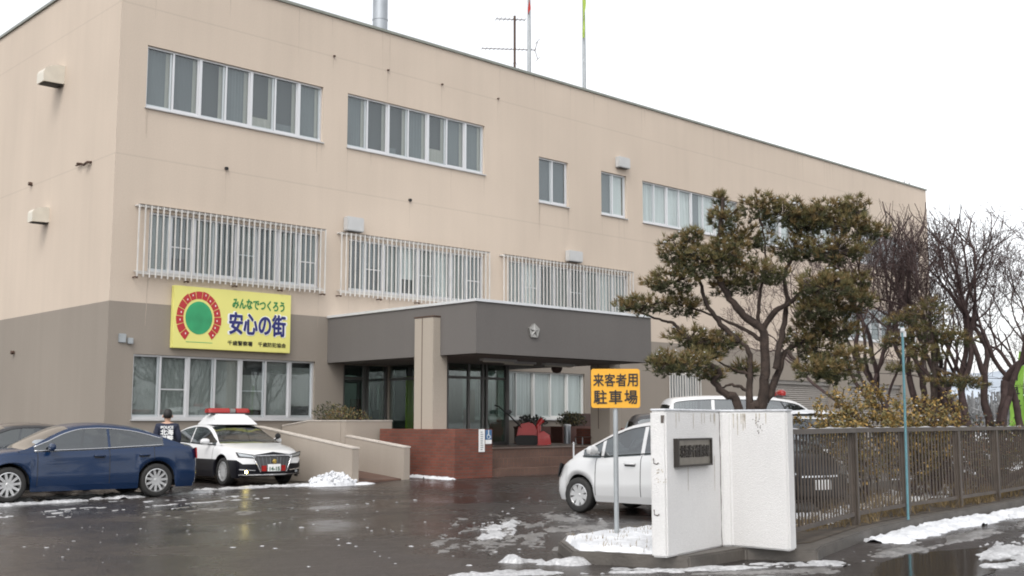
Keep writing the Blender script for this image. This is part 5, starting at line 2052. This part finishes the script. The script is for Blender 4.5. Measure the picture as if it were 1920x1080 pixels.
def pine(f0, rc, limbs, rad, pads, lab, dens, seed, spread, needle=.11):
    """limbs and pads given as (right, height) of the tree's own silhouette; depth is its own third dimension"""
    rr = random.Random(seed)
    base = at(rc, f0, BZ)
    root = tag(empty('pine_tree', tuple(base)), lab, 'tree')
    def P(r, z, d):
        v = at(r, f0 + d, z)
        return v - base
    tr = MB()
    ldep = []
    for li, L in enumerate(limbs):
        dd = rr.uniform(-spread, spread)
        n = len(L)
        pts = []
        for i, (r, z) in enumerate(L):
            t = i / max(1, n - 1)
            pts.append(P(r, z, dd * t ** 1.3))
        if L[0][1] < 1.9 and abs(L[0][0] - rc) < .3:
            pts.insert(0, P(rc + (L[0][0] - rc) * .55, BZ - .05, 0))
        pts = smooth_path(pts, 5)
        r0 = rad[li]
        nn = len(pts)
        pts = [p + seedv(rr, .012) for p in pts]
        tr.tube(pts, [r0 * (1 - .72 * (i / (nn - 1))) * rr.uniform(.9, 1.1) for i in range(nn)], 8)
        ldep += [(p, r0) for p in pts]
    nd, tw, sn = MB(), MB(), MB()
    for (r, z, a, c) in pads:
        # depth of a pad follows the nearest limb
        best = min(ldep, key=lambda q: (q[0] - P(r, z, (q[0].dot(F2)))).length)
        pc_d = best[0].dot(F2)
        dep = max(.16, (a + c) * .62)
        cen = P(r, z, pc_d + rr.uniform(-.15, .15))
        tw.tube([best[0], (best[0] + cen) / 2 + seedv(rr, .05), cen], [.022, .016, .008], 5)
        n = int(dens * a * c * 1.0) + 6
        for k in range(n):
            while True:
                q = seedv(rr, 1)
                if q.length < 1:
                    break
            if noise.noise(q * 1.9 + Vector((r * 4, z * 4, 0))) < -.20:
                continue
            s = 1 + .25 * noise.noise(q * 2.5 + Vector((z, r, 3)))
            loc = cen + R2 * (q.x * a * s * 1.08) + F2 * (q.y * dep * s) + Vector((0, 0, q.z * c * s * .92))
            up = (Vector((0, 0, 1.0)) + (loc - cen).normalized() * .75 + seedv(rr, .5)).normalized()
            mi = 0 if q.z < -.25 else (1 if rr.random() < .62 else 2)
            if rr.random() < .18:
                mi = rr.randrange(3)
            if rr.random() < .3:
                tw.tube([cen + (loc - cen) * rr.uniform(.2, .55), loc + up * .02], [.007, .004], 3, caps=False)
            nn = rr.randrange(11, 16)
            for i in range(nn):
                dv = (up + seedv(rr, .85)).normalized()
                L = needle * rr.uniform(.6, 1.15)
                sd = dv.cross(seedv(rr, 1)).normalized() * .0065
                nd.add([tuple(loc - sd), tuple(loc + sd), tuple(loc + dv * L)], [(0, 1, 2)], mi)
            if q.z > .25 and rr.random() < .10:
                bl = loc + Vector((0, 0, .03))
                rs = rr.uniform(.010, .026)
                sn.lathe([(.001, rs * .8), (rs * .8, rs * .45), (rs, 0), (rs * .6, -rs * .35), (.001, -rs * .4)], tuple(bl), n=6)
    tr.build('trunk', M['bark'], root, smooth=True)
    o_ = len(nd.v)
    nd.add(tw.v, tw.f, 3)
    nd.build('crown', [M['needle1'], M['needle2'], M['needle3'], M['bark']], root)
    if sn.f:
        sn.build('snow_clumps', M['snow'], root, smooth=True)
    return root


LIMBS = [[(3.03, 1.67), (2.86, 1.87), (2.69, 2.04), (2.76, 2.17), (2.58, 2.27), (2.3, 2.25)], [(3.16, 1.93), (3.01, 1.99), (2.88, 1.99), (2.79, 1.9)], [(3.18, 1.62), (3.2, 2.15), (3.2, 2.44), (3.05, 2.58), (2.91, 2.47)], [(3.21, 1.62), (3.34, 1.69), (3.39, 2.16), (3.38, 2.69), (3.12, 2.92), (2.89, 3.22), (2.75, 3.6), (2.8, 4.04), (2.86, 4.52)], [(3.38, 2.72), (3.56, 2.99), (3.74, 3.1), (3.91, 3.27), (4.12, 3.31)], [(3.32, 2.78), (3.35, 3.19), (3.42, 3.67), (3.38, 4.11)], [(3.28, 1.62), (3.44, 1.82), (3.6, 2.16), (3.72, 2.45), (3.96, 2.57), (4.28, 2.71)], [(3.55, 2.22), (3.58, 2.39), (3.68, 2.83), (3.73, 3.16), (3.71, 3.49), (3.85, 3.79), (3.91, 4.11)], [(3.91, 3.27), (4.21, 3.46), (4.32, 3.66), (4.47, 4.04), (4.7, 4.33)], [(3.05, 2.58), (2.82, 2.81), (2.62, 3.1), (2.5, 3.45), (2.25, 3.67)], [(2.82, 2.58), (2.45, 2.58), (2.29, 2.72), (2.18, 2.83), (2.0, 2.89), (1.62, 3.05)], [(3.72, 2.45), (3.87, 2.22), (4.16, 2.12)], [(3.37, 2.58), (3.17, 2.73), (2.88, 2.87), (2.45, 3.05)], [(3.19, 2.15), (2.94, 2.22), (2.66, 2.44)]]
LRAD = [q * .8 for q in [.085, .035, .075, .105, .06, .035, .09, .062, .048, .055, .048, .035, .045, .036]]
PADS = [(2.85, 4.52, 0.1, 0.14), (2.86, 4.22, 0.2, 0.2), (3.32, 4.37, 0.26, 0.22), (3.68, 4.3, 0.32, 0.25), (4.01, 4.19, 0.29, 0.25), (4.26, 4.3, 0.32, 0.23), (4.67, 4.39, 0.19, 0.19), (4.55, 4.11, 0.29, 0.18), (4.87, 4.04, 0.23, 0.14), (4.36, 3.78, 0.4, 0.22), (3.81, 3.82, 0.32, 0.2), (3.16, 3.97, 0.36, 0.23), (2.25, 3.78, 0.3, 0.22), (2.54, 3.6, 0.43, 0.25), (2.83, 3.74, 0.36, 0.22), (2.16, 3.38, 0.36, 0.2), (1.81, 3.07, 0.34, 0.17), (2.38, 3.09, 0.3, 0.19), (1.55, 3.07, 0.17, 0.09), (3.33, 3.49, 0.36, 0.23), (3.0, 3.34, 0.3, 0.19), (2.4, 3.97, 0.2, 0.13), (4.12, 3.27, 0.36, 0.26), (4.44, 3.05, 0.32, 0.3), (4.7, 3.16, 0.19, 0.17), (4.14, 2.8, 0.29, 0.22), (4.24, 2.51, 0.32, 0.23), (4.27, 2.15, 0.33, 0.19), (3.98, 2.19, 0.24, 0.19), (3.88, 2.58, 0.19, 0.14), (2.45, 2.62, 0.36, 0.19), (2.81, 2.58, 0.32, 0.17), (2.3, 2.26, 0.4, 0.19), (2.01, 2.26, 0.22, 0.19), (2.66, 2.44, 0.26, 0.14), (2.69, 2.12, 0.19, 0.14), (3.16, 2.22, 0.17, 0.13), (4.5, 2.75, .28, .2), (4.45, 2.35, .26, .16), (4.0, 3.0, .26, .18), (4.6, 3.4, .24, .16)]
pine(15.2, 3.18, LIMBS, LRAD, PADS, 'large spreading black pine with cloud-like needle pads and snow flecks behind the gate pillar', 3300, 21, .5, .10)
LIMBS2 = [[(8.17, 1.41), (8.22, 2.44), (8.22, 3.07), (8.2, 3.69)], [(8.22, 2.55), (8.61, 2.39), (9.02, 2.29)], [(8.22, 3.07), (7.86, 2.96), (7.6, 3.07)], [(8.23, 3.27), (8.64, 3.07)]]
PADS2 = [(8.14, 3.59, 0.44, 0.21), (7.72, 3.48, 0.29, 0.15), (8.23, 3.22, 0.54, 0.21), (7.6, 3.07, 0.33, 0.17), (8.64, 3.07, 0.37, 0.17), (8.01, 2.81, 0.48, 0.19), (8.4, 2.29, 0.42, 0.15), (8.81, 2.24, 0.42, 0.15), (7.68, 2.55, 0.31, 0.15), (8.2, 3.8, 0.21, 0.15)]
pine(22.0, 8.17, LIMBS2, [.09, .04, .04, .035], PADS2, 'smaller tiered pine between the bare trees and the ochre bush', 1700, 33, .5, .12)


def bare_tree(r, f, stems, seed, lab, lean=(0, 0), h=5.0, r0=.11):
    rr = random.Random(seed)
    base = at(r, f, BZ)
    root = tag(empty('bare_tree', tuple(base)), lab, 'tree', 'bare winter trees beside the building')
    tr, tw = MB(), MB()
    cnt = [0]
    def grow(p, d, L, rad, lev):
        if cnt[0] > 950:
            return
        cnt[0] += 1
        n = max(2, int(L / .15))
        pts, rads = [p], [rad]
        end = max(.0035, rad * (.66 if lev < 5 else .4))
        for i in range(n):
            d = (d + seedv(rr, .20 if lev < 3 else .26) + Vector((0, 0, .075))).normalized()
            p = p + d * (L / n)
            pts.append(p)
            rads.append(rad + (end - rad) * (i + 1) / n)
        (tr if lev < 2 else tw).tube(pts, [max(.0034, q_) for q_ in rads], 6 if lev < 2 else (4 if lev < 4 else 3), caps=False)
        if lev >= 7 or p.z > h + .4:
            return
        k = 2 if rr.random() < .72 else 3
        for i in range(k):
            side = seedv(rr, 1)
            side -= d * side.dot(d)
            side.normalize()
            nd = (d + side * rr.uniform(.35, .75)).normalized()
            grow(p, nd, L * rr.uniform(.56, .8), end * rr.uniform(.72, .92), lev + 1)
        for i in range(2 if lev >= 1 else 1):
            q = pts[rr.randrange(1, n)]
            side = seedv(rr, 1)
            side -= d * side.dot(d)
            side.normalize()
            grow(q, (d * .6 + side * .8 + Vector((0, 0, .2))).normalized(), L * rr.uniform(.4, .7), end * rr.uniform(.4, .6), lev + 2)
    for (a, e, L, q) in stems:
        cnt[0] = 0
        L *= 1.22
        dv = R2 * math.sin(math.radians(a)) * math.cos(math.radians(e)) + F2 * math.cos(math.radians(a)) * math.cos(math.radians(e)) * .8 + Vector((0, 0, math.sin(math.radians(e))))
        grow(Vector((rr.uniform(-.1, .1), rr.uniform(-.1, .1), -.05)), dv.normalized(), L, q, 0)
    tr.build('trunk', M['baretwig'], root, smooth=True)
    tw.build('crown', M['baretwig'], root)
bare_tree(9.9, 23.5, [(90, 52, 1.8, .11), (-90, 56, 1.9, .11), (10, 80, 1.9, .13), (-150, 62, 1.7, .10), (70, 66, 1.9, .11), (-80, 38, 1.7, .085), (110, 42, 1.7, .09), (-95, 70, 1.9, .10)], 5,
          'multi-stemmed bare tree with reddish twigs at the right end of the fence', h=5.2)
bare_tree(9.35, 24.5, [(-90, 52, 2.1, .11), (-90, 40, 2.0, .09), (-100, 62, 2.1, .10), (-60, 72, 2.0, .10), (-95, 27, 2.2, .08), (-85, 36, 2.3, .08), (60, 70, 1.7, .09), (20, 76, 2.0, .10), (80, 62, 1.7, .08)], 14,
          'bare tree leaning left across the end of the building', h=4.9)
bare_tree(12.5, 27.0, [(90, 66, 1.7, .10), (-60, 62, 1.6, .09), (10, 80, 1.8, .11), (-100, 55, 1.6, .08)], 31,
          'bare tree at the right edge behind the green banner', h=5.0)

# ochre bush behind the fence
def bush(r, f, w_, d_, h, n, seed, lab, leafmats, leaf=.05, nst=34):
    rr = random.Random(seed)
    base = at(r, f, BZ)
    root = tag(empty('bush', tuple(base)), lab, 'bush')
    st, lf, sn = MB(), MB(), MB()
    for k in range(nst):
        a0 = rr.uniform(-1, 1)
        fr_ = rr.uniform(-1, 1)
        p = R2 * (a0 * w_ * .35) + F2 * (fr_ * d_ * .35)
        d = (Vector((0, 0, 1)) + R2 * a0 * .45 + F2 * fr_ * .4 + seedv(rr, .2)).normalized()
        L = h * rr.uniform(.75, 1.1)
        m_ = 8
        pts = [p]
        for i in range(m_):
            d = (d + seedv(rr, .14)).normalized()
            p = p + d * L / m_
            pts.append(p)
        st.tube(pts, [.013 * (1 - .75 * i / m_) for i in range(m_ + 1)], 4, caps=False)
        for i in range(2, m_ + 1):
            for j in range(4):
                d2 = (d + seedv(rr, 1.0)).normalized()
                L2 = rr.uniform(.10, .32)
                q = pts[i]
                st.tube([q, q + d2 * L2 * .6 + seedv(rr, .02), q + d2 * L2], [.005, .004, .002], 3, caps=False)
                k2 = int(n / (nst * (m_ - 1) * 4) * (.35 if i < 4 else 1.3)) + 1
                for _ in range(k2):
                    c_ = q + d2 * L2 * rr.uniform(.2, 1.1) + seedv(rr, .05)
                    dv = seedv(rr, 1).normalized()
                    sd = dv.cross(seedv(rr, 1)).normalized()
                    l_ = leaf * rr.uniform(.6, 1.3)
                    lf.add([tuple(c_), tuple(c_ + dv * l_ * .5 + sd * l_ * .28), tuple(c_ + dv * l_), tuple(c_ + dv * l_ * .5 - sd * l_ * .28)], [(0, 1, 2, 3)], rr.randrange(len(leafmats)))
                if rr.random() < .05:
                    rs = rr.uniform(.015, .04)
                    sn.lathe([(.001, rs * .7), (rs, .0), (.001, -rs * .4)], tuple(q + d2 * L2 * .6), n=6)
    st.build('stem', M['baretwig'], root)
    lf.build('foliage', [M[q] for q in leafmats], root)
    sn.build('snow_clumps', M['snow'], root, smooth=True)
bush(6.85, 21.0, 1.7, 1.0, 1.8, 11000, 41, 'ochre-leaved twiggy bush behind the fence beside the teal pole', ['leaf1', 'leaf1', 'leaf2', 'leaf2'], .068)
bush(9.1, 22.6, 1.7, .8, 1.3, 4200, 43, 'low dark evergreen bush behind the fence under the small pine', ['leaf3', 'leaf2', 'leaf4'], .06, 24)
bush(8.0, 20.9, 1.1, .5, 1.35, 1500, 47, 'half-bare brown bush behind the third fence post', ['leaf4', 'leaf2'], .05, 20)

# dry grass in the bed
b = MB()
rr = random.Random(77)
k = 0
while k < 2600:
    x, y = rr.uniform(11, 26), rr.uniform(7.9, 12)
    if not inpoly(x, y, INS):
        continue
    k += 1
    if noise.noise(Vector((x * .8, y * .8, 2))) < -.05:
        continue
    for i in range(4):
        d = Vector((rr.uniform(-1, 1), rr.uniform(-1, 1), 0)) * .12
        h = rr.uniform(.06, .24)
        s = Vector((rr.uniform(-1, 1), rr.uniform(-1, 1), 0)).normalized() * .006
        p = Vector((x + rr.uniform(-.05, .05), y + rr.uniform(-.05, .05), BZ + .012))
        b.add([tuple(p - s), tuple(p + s), tuple(p + d + Vector((0, 0, h)))], [(0, 1, 2)])
g_ = b.build('grass', M['drygrass'])
tag(g_, 'dry brown grass in the bed behind the fence', 'grass', kind='stuff')

# ------------------------------------------------------------------ snow, slush, puddle
def drift(name, path, width, h, thr, m, lab, seed, cell=.05, aniso=(1.6, 1.6), base=None, cat='snow', zoff=0.0, edge=1.0, kind='stuff', inside=None):
    """irregular patch of lying snow along a path; its margin runs down into the ground"""
    pts = [Vector((x, y, 0)) for x, y in path]
    seg = [(pts[i + 1] - pts[i]).length for i in range(len(pts) - 1)]
    Lt = sum(seg)
    nu, nv = max(4, int(Lt / cell)), max(4, int(width / cell))
    def along(s):
        for i, l in enumerate(seg):
            if s <= l or i == len(seg) - 1:
                d = (pts[i + 1] - pts[i]).normalized()
                return pts[i] + d * s, d
            s -= l
    b = MB()
    val = []
    for i in range(nu + 1):
        s = Lt * i / nu
        p, d = along(s)
        n_ = Vector((-d.y, d.x, 0))
        for j in range(nv + 1):
            t = 2 * j / nv - 1
            q = p + n_ * (t * width / 2)
            N = noise.fractal(Vector((s * aniso[0], t * width / 2 * aniso[1], seed * 7.3)), .7, 2.2, 5)
            N += .38 * noise.noise(Vector((s * aniso[0] * 3.1, t * width * aniso[1] * 2.6, seed * 3.1))) + .40 * noise.noise(Vector((q.x * 5.5, q.y * 5.5, seed))) + .34 * noise.noise(Vector((q.x * 12, q.y * 12, seed)))
            e = abs(t) ** 2.4
            es = max(0, 1 - min(s, Lt - s) / (width * .45)) ** 2
            v = N * .55 + .5 - thr - edge * .6 * (e + es)
            if inside and not inpoly(q.x, q.y, inside):
                v = -1
            val.append(v)
            fine = noise.noise(Vector((q.x * 9, q.y * 9, seed))) * .35 + noise.noise(Vector((q.x * 23, q.y * 23, seed))) * .2
            zz = (base if base is not None else gz(q.x, q.y)) + zoff
            if v > 0:
                hh = h * min(1, v * 2.2) ** .7 * (1 + fine)
                z = zz + .003 + hh
            else:
                z = zz - .012
            b.v.append((q.x, q.y, z))
    for i in range(nu):
        for j in range(nv):
            a = i * (nv + 1) + j
            q = (a, a + nv + 1, a + nv + 2, a + 1)
            if max(val[k] for k in q) > 0:
                b.f.append(q)
                b.m.append(0)
    # drop loose vertices
    used = sorted({i for f in b.f for i in f})
    mp = {u: i for i, u in enumerate(used)}
    b.v = [b.v[u] for u in used]
    b.f = [tuple(mp[i] for i in f) for f in b.f]
    if not b.f:
        return None
    o = b.build(name, M[m], smooth=True)
    return tag(o, lab, cat, kind=kind)


drift('snow', [(5.0, 20.7), (7.5, 21.35), (9.9, 21.85), (12.3, 22.5)], 0.5, .05, .20, 'greysnow', 'ragged line of snow beside the blue saloon', 1, aniso=(1.3, 2.5))
drift('snow', [(7.0, 22.6), (9.5, 22.7), (11.5, 22.9)], 1.0, .05, .36, 'greysnow', 'grey snow under the blue saloon', 2)
drift('snow', [(12.2, 23.3), (14.5, 23.25), (16.2, 23.0)], .6, .05, .32, 'greysnow', 'crumbs of snow in front of the police car', 3, aniso=(1.2, 3))
drift('slush', [(5.0, 18.6), (7.5, 19.3), (10.5, 20.2), (13, 21)], 2.6, .012, .74, 'greysnow', 'scattered slush in the wet lot by the blue saloon', 4, aniso=(1.1, 2.6), edge=.3)
drift('slush', [(8.2, 16.6), (9.5, 17.4), (11, 18.2)], 2.2, .01, .74, 'slush', 'thin slush specks in the middle of the lot', 5, aniso=(1.2, 2.8), edge=.3)
drift('slush', [(8.9, 9.6), (10.6, 11.0), (12.6, 12.9), (13.6, 14.2)], 2.6, .018, .64, 'slush', 'thin grey slush and tyre tracks beside the white hatchback', 6, aniso=(.5, 2.6), edge=.4, cell=.04)
drift('slush', [(9.0, 10.1), (10.3, 11.3), (12.0, 12.9)], 0.7, .03, .56, 'greysnow', 'pale slush ridge between the tyre tracks', 7, aniso=(.7, 2.4), cell=.035)
drift('slush', [(11.2, 10.9), (12.5, 11.6), (13.2, 12.6)], 1.3, .025, .52, 'slush', 'slush beside the hatchback wheel', 17, aniso=(.9, 2.2), cell=.04)
drift('slush', [(7.2, 8.6), (8.3, 8.15), (9.2, 7.35), (10.3, 7.0), (11.2, 6.55)], 0.6, .025, .46, 'greysnow', 'slush along the kerb below the gate pillar', 8, aniso=(1.0, 3.2))
drift('snow', [(13.2, 7.25), (16.0, 7.75), (19.5, 8.0), (24, 8.45)], .62, .07, .08, 'snow', 'white snow bank along the foot of the fence', 29, aniso=(.9, 2.0), cell=.04)
drift('slush', [(11.6, 6.6), (13.2, 6.8), (16.0, 7.1), (20, 7.4)], .8, .035, .42, 'slush', 'grey slush ridges on the road by the fence', 33, aniso=(.7, 2.6), cell=.04)
drift('slush', [(11.6, 5.35), (13.5, 5.8), (16.0, 6.25), (20, 6.7)], .8, .04, .38, 'greysnow', 'nearer slush ridge on the road', 11, aniso=(.7, 2.6), cell=.04)
drift('slush', [(6.5, 8.9), (7.6, 8.2), (9.0, 7.0), (10.6, 6.1)], .7, .018, .46, 'slush', 'thin slush in the road in front of the kerb', 12, aniso=(.8, 3.0), cell=.04)
ISL = [(9.02, 8.48), (9.22, 8.08), (9.36, 7.62), (10.6, 8.05), (12.3, 8.4), (13.6, 9.3), (10.8, 9.52), (9.65, 9.28)]
drift('snow', [(8.9, 8.0), (10.0, 8.6), (11.2, 9.1), (13.4, 9.2)], 1.7, .055, -.25, 'snow', 'clean white snow on the kerbed island under the parking sign', 13, aniso=(1.6, 1.6), base=BZ, edge=.25, inside=ISL, cell=.035)
drift('snow', [(11.5, 8.5), (15, 9.3), (19, 10.2), (24, 11.4)], 1.5, .05, .30, 'snow', 'patchy snow in the bed behind the fence', 14, aniso=(1.2, 1.4), base=BZ + .013, inside=INS)
drift('snow', [(8.55, 9.25), (8.75, 8.75), (9.02, 8.25)], 0.4, .09, .10, 'greysnow', 'small heap of snow against the tip of the kerbed island', 15, aniso=(1.4, 1.4))
drift('snow', [(18.3, 21.5), (18.5, 22.6), (18.45, 23.5)], .5, .06, .22, 'snow', 'small patches of snow at the foot of the brick plinth', 16)
drift('snow', [(24, 11.5), (30, 12.5), (40, 14)], 5, .06, .1, 'snow', 'snow on the ground beyond the bare trees', 18, cell=.2, aniso=(.3, .5))
# crumbs of ice scattered over the wet lot
b = MB()
rr = random.Random(19)
for k in range(520):
    r_, f_ = rr.uniform(-6.5, 4.0), rr.uniform(12.0, 24.5)
    if abs(r_) > .43 * f_:
        continue
    if noise.noise(Vector((r_ * .5, f_ * .5, 8))) < -.05 and rr.random() < .8:
        continue
    p = at(r_, f_)
    s = rr.choice((.008, .01, .012, .015, .02, .035)) * rr.uniform(.7, 1.3)
    n0 = len(b.v)
    b.lathe([(.001, s * .35), (s * .7, s * .25), (s, 0)], (0, 0, 0), n=7)
    b.v[n0:] = [(q[0] * (1 + .5 * noise.noise(Vector((q[0] * 30, k, 0)))), q[1] * (1 + .5 * noise.noise(Vector((q[1] * 30, k, 5)))), q[2]) for q in b.v[n0:]]
    b.xf(Matrix.Translation((p.x, p.y, gz(p.x, p.y) + .001)) @ Matrix.Rotation(rr.uniform(0, 6), 4, 'Z') @ Matrix.Diagonal((1, rr.uniform(.4, 1), .6, 1)), n0)
tag(b.build('ice_crumbs', M['greysnow'], smooth=True), 'small crumbs of ice scattered over the wet lot', 'ice', kind='stuff')
# tufts of grass poking out of the island snow
b = MB()
rr = random.Random(6)
for k in range(150):
    x, y = rr.uniform(9.2, 12.2), rr.uniform(7.8, 9.5)
    if inpoly(x, y, ISL):
        for i in range(3):
            p = Vector((x + rr.uniform(-.02, .02), y + rr.uniform(-.02, .02), BZ + .02))
            s = Vector((rr.uniform(-1, 1), rr.uniform(-1, 1), 0)).normalized() * .006
            d = Vector((rr.uniform(-.05, .05), rr.uniform(-.05, .05), rr.uniform(.05, .11)))
            b.add([tuple(p - s), tuple(p + s), tuple(p + d)], [(0, 1, 2)])
tag(b.build('grass', M['drygrass']), 'grass blades poking through the island snow', 'grass', kind='stuff')

# ploughed heap against the ramp wall
b = MB()
def heap(u, v):
    x, y = -1.05 + 1.75 * u, -.75 + 1.3 * v
    e = max(0, 1 - ((x + .1) / .82) ** 2 - (y / .55) ** 2)
    n_ = noise.fractal(Vector((x * 4.5, y * 4.5, 3.3)), .8, 2.2, 4)
    lump = abs(noise.noise(Vector((x * 8, y * 8, 1)))) * .16 + abs(noise.noise(Vector((x * 15, y * 15, 5)))) * .10
    z = .26 * e ** .6 * (1 + .35 * n_) + lump * e ** .4 - (.02 if e <= 0 else 0)
    return (x, y, z)
b.grid(heap, 64, 48)
rr = random.Random(18)
for k in range(170):
    u, v = rr.uniform(.1, .9), rr.uniform(.1, .9)
    p = heap(u, v)
    if p[2] < .03:
        continue
    s = rr.uniform(.02, .065)
    n0 = len(b.v)
    b.lathe([(.001, s), (s * .75, s * .6), (s, 0), (s * .7, -s * .6), (.001, -s)], (0, 0, 0), n=6)
    b.xf(Matrix.Translation((p[0], p[1], p[2] + s * .3)) @ Matrix.Rotation(rr.uniform(0, 6), 4, 'Z') @ Matrix.Rotation(rr.uniform(-.8, .8), 4, 'X') @ Matrix.Diagonal((1, rr.uniform(.6, 1.2), rr.uniform(.6, 1.1), 1)), n0)
hp = b.build('snow_heap', M['snow'], smooth=True)
hp.location = (15.72, 22.75, .0)
hp.scale = (.78, .78, .85)
tag(hp, 'heap of lumpy white snow against the front end of the ramp wall', 'snow heap')
drift('snow', [(14.2, 23.6), (15.4, 22.9), (16.6, 22.35)], .5, .04, .12, 'snow', 'skirt of snow around the heap by the ramp wall', 19)

# standing water on the road
b = MB()
cen = Vector((11.75, 5.75, 0))
ax = Vector((.98, .19, 0))
ay = Vector((-.19, .98, 0))
n_ = 90
pts = []
for k in range(n_):
    a = 2 * math.pi * k / n_
    rr_ = 1 + .28 * noise.noise(Vector((math.cos(a) * 1.7, math.sin(a) * 1.7, 4))) + .1 * noise.noise(Vector((math.cos(a) * 6, math.sin(a) * 6, 2)))
    p = cen + ax * (1.7 * rr_ * math.cos(a)) + ay * (.62 * rr_ * math.sin(a))
    pts.append((p.x, p.y, .0045))
b.add(pts, [tuple(range(n_))])
o = b.build('puddle', M['puddle'])
o['kind'] = 'structure'

# ------------------------------------------------------------------ distance
b = MB()
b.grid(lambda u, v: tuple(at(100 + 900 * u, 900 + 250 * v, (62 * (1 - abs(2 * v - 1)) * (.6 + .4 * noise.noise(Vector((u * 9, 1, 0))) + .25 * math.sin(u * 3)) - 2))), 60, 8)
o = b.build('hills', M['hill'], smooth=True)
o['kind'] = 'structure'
b = MB()
rr = random.Random(12)
for k in range(1500):
    r, f = rr.uniform(55, 140), rr.uniform(150, 175)
    h = rr.uniform(2, 6) * (1 + .4 * noise.noise(Vector((r * .1, 0, 0))))
    p = at(r, f, 0)
    for i in range(5):
        q = p + Vector((rr.uniform(-.7, .7), rr.uniform(-.7, .7), h * rr.uniform(.2, 1)))
        s = rr.uniform(.3, 1.0)
        d1, d2 = seedv(rr, s), seedv(rr, s)
        b.add([tuple(q), tuple(q + d1), tuple(q + d2)], [(0, 1, 2)])
    b.tube([tuple(p), tuple(p + Vector((0, 0, h)))], .12, 3, caps=False)
tag(b.build('far_wood', M['farwood']), 'far grey line of bare trees on the horizon', 'wood', kind='stuff')
b = MB()
for (z0_, z1_, f_) in ((6.3, 6.0, 50), (3.9, 4.0, 46)):
    A2, B2 = at(14, f_ + 6, z0_), at(60, f_ - 4, z1_)
    b.tube([A2 + (B2 - A2) * t + Vector((0, 0, -.9 * 4 * t * (1 - t))) for t in [k / 16 for k in range(17)]], .014, 4)
tag(b.build('overhead_wire', M['black']), 'thin dark overhead wires crossing behind the bare trees', 'wire')
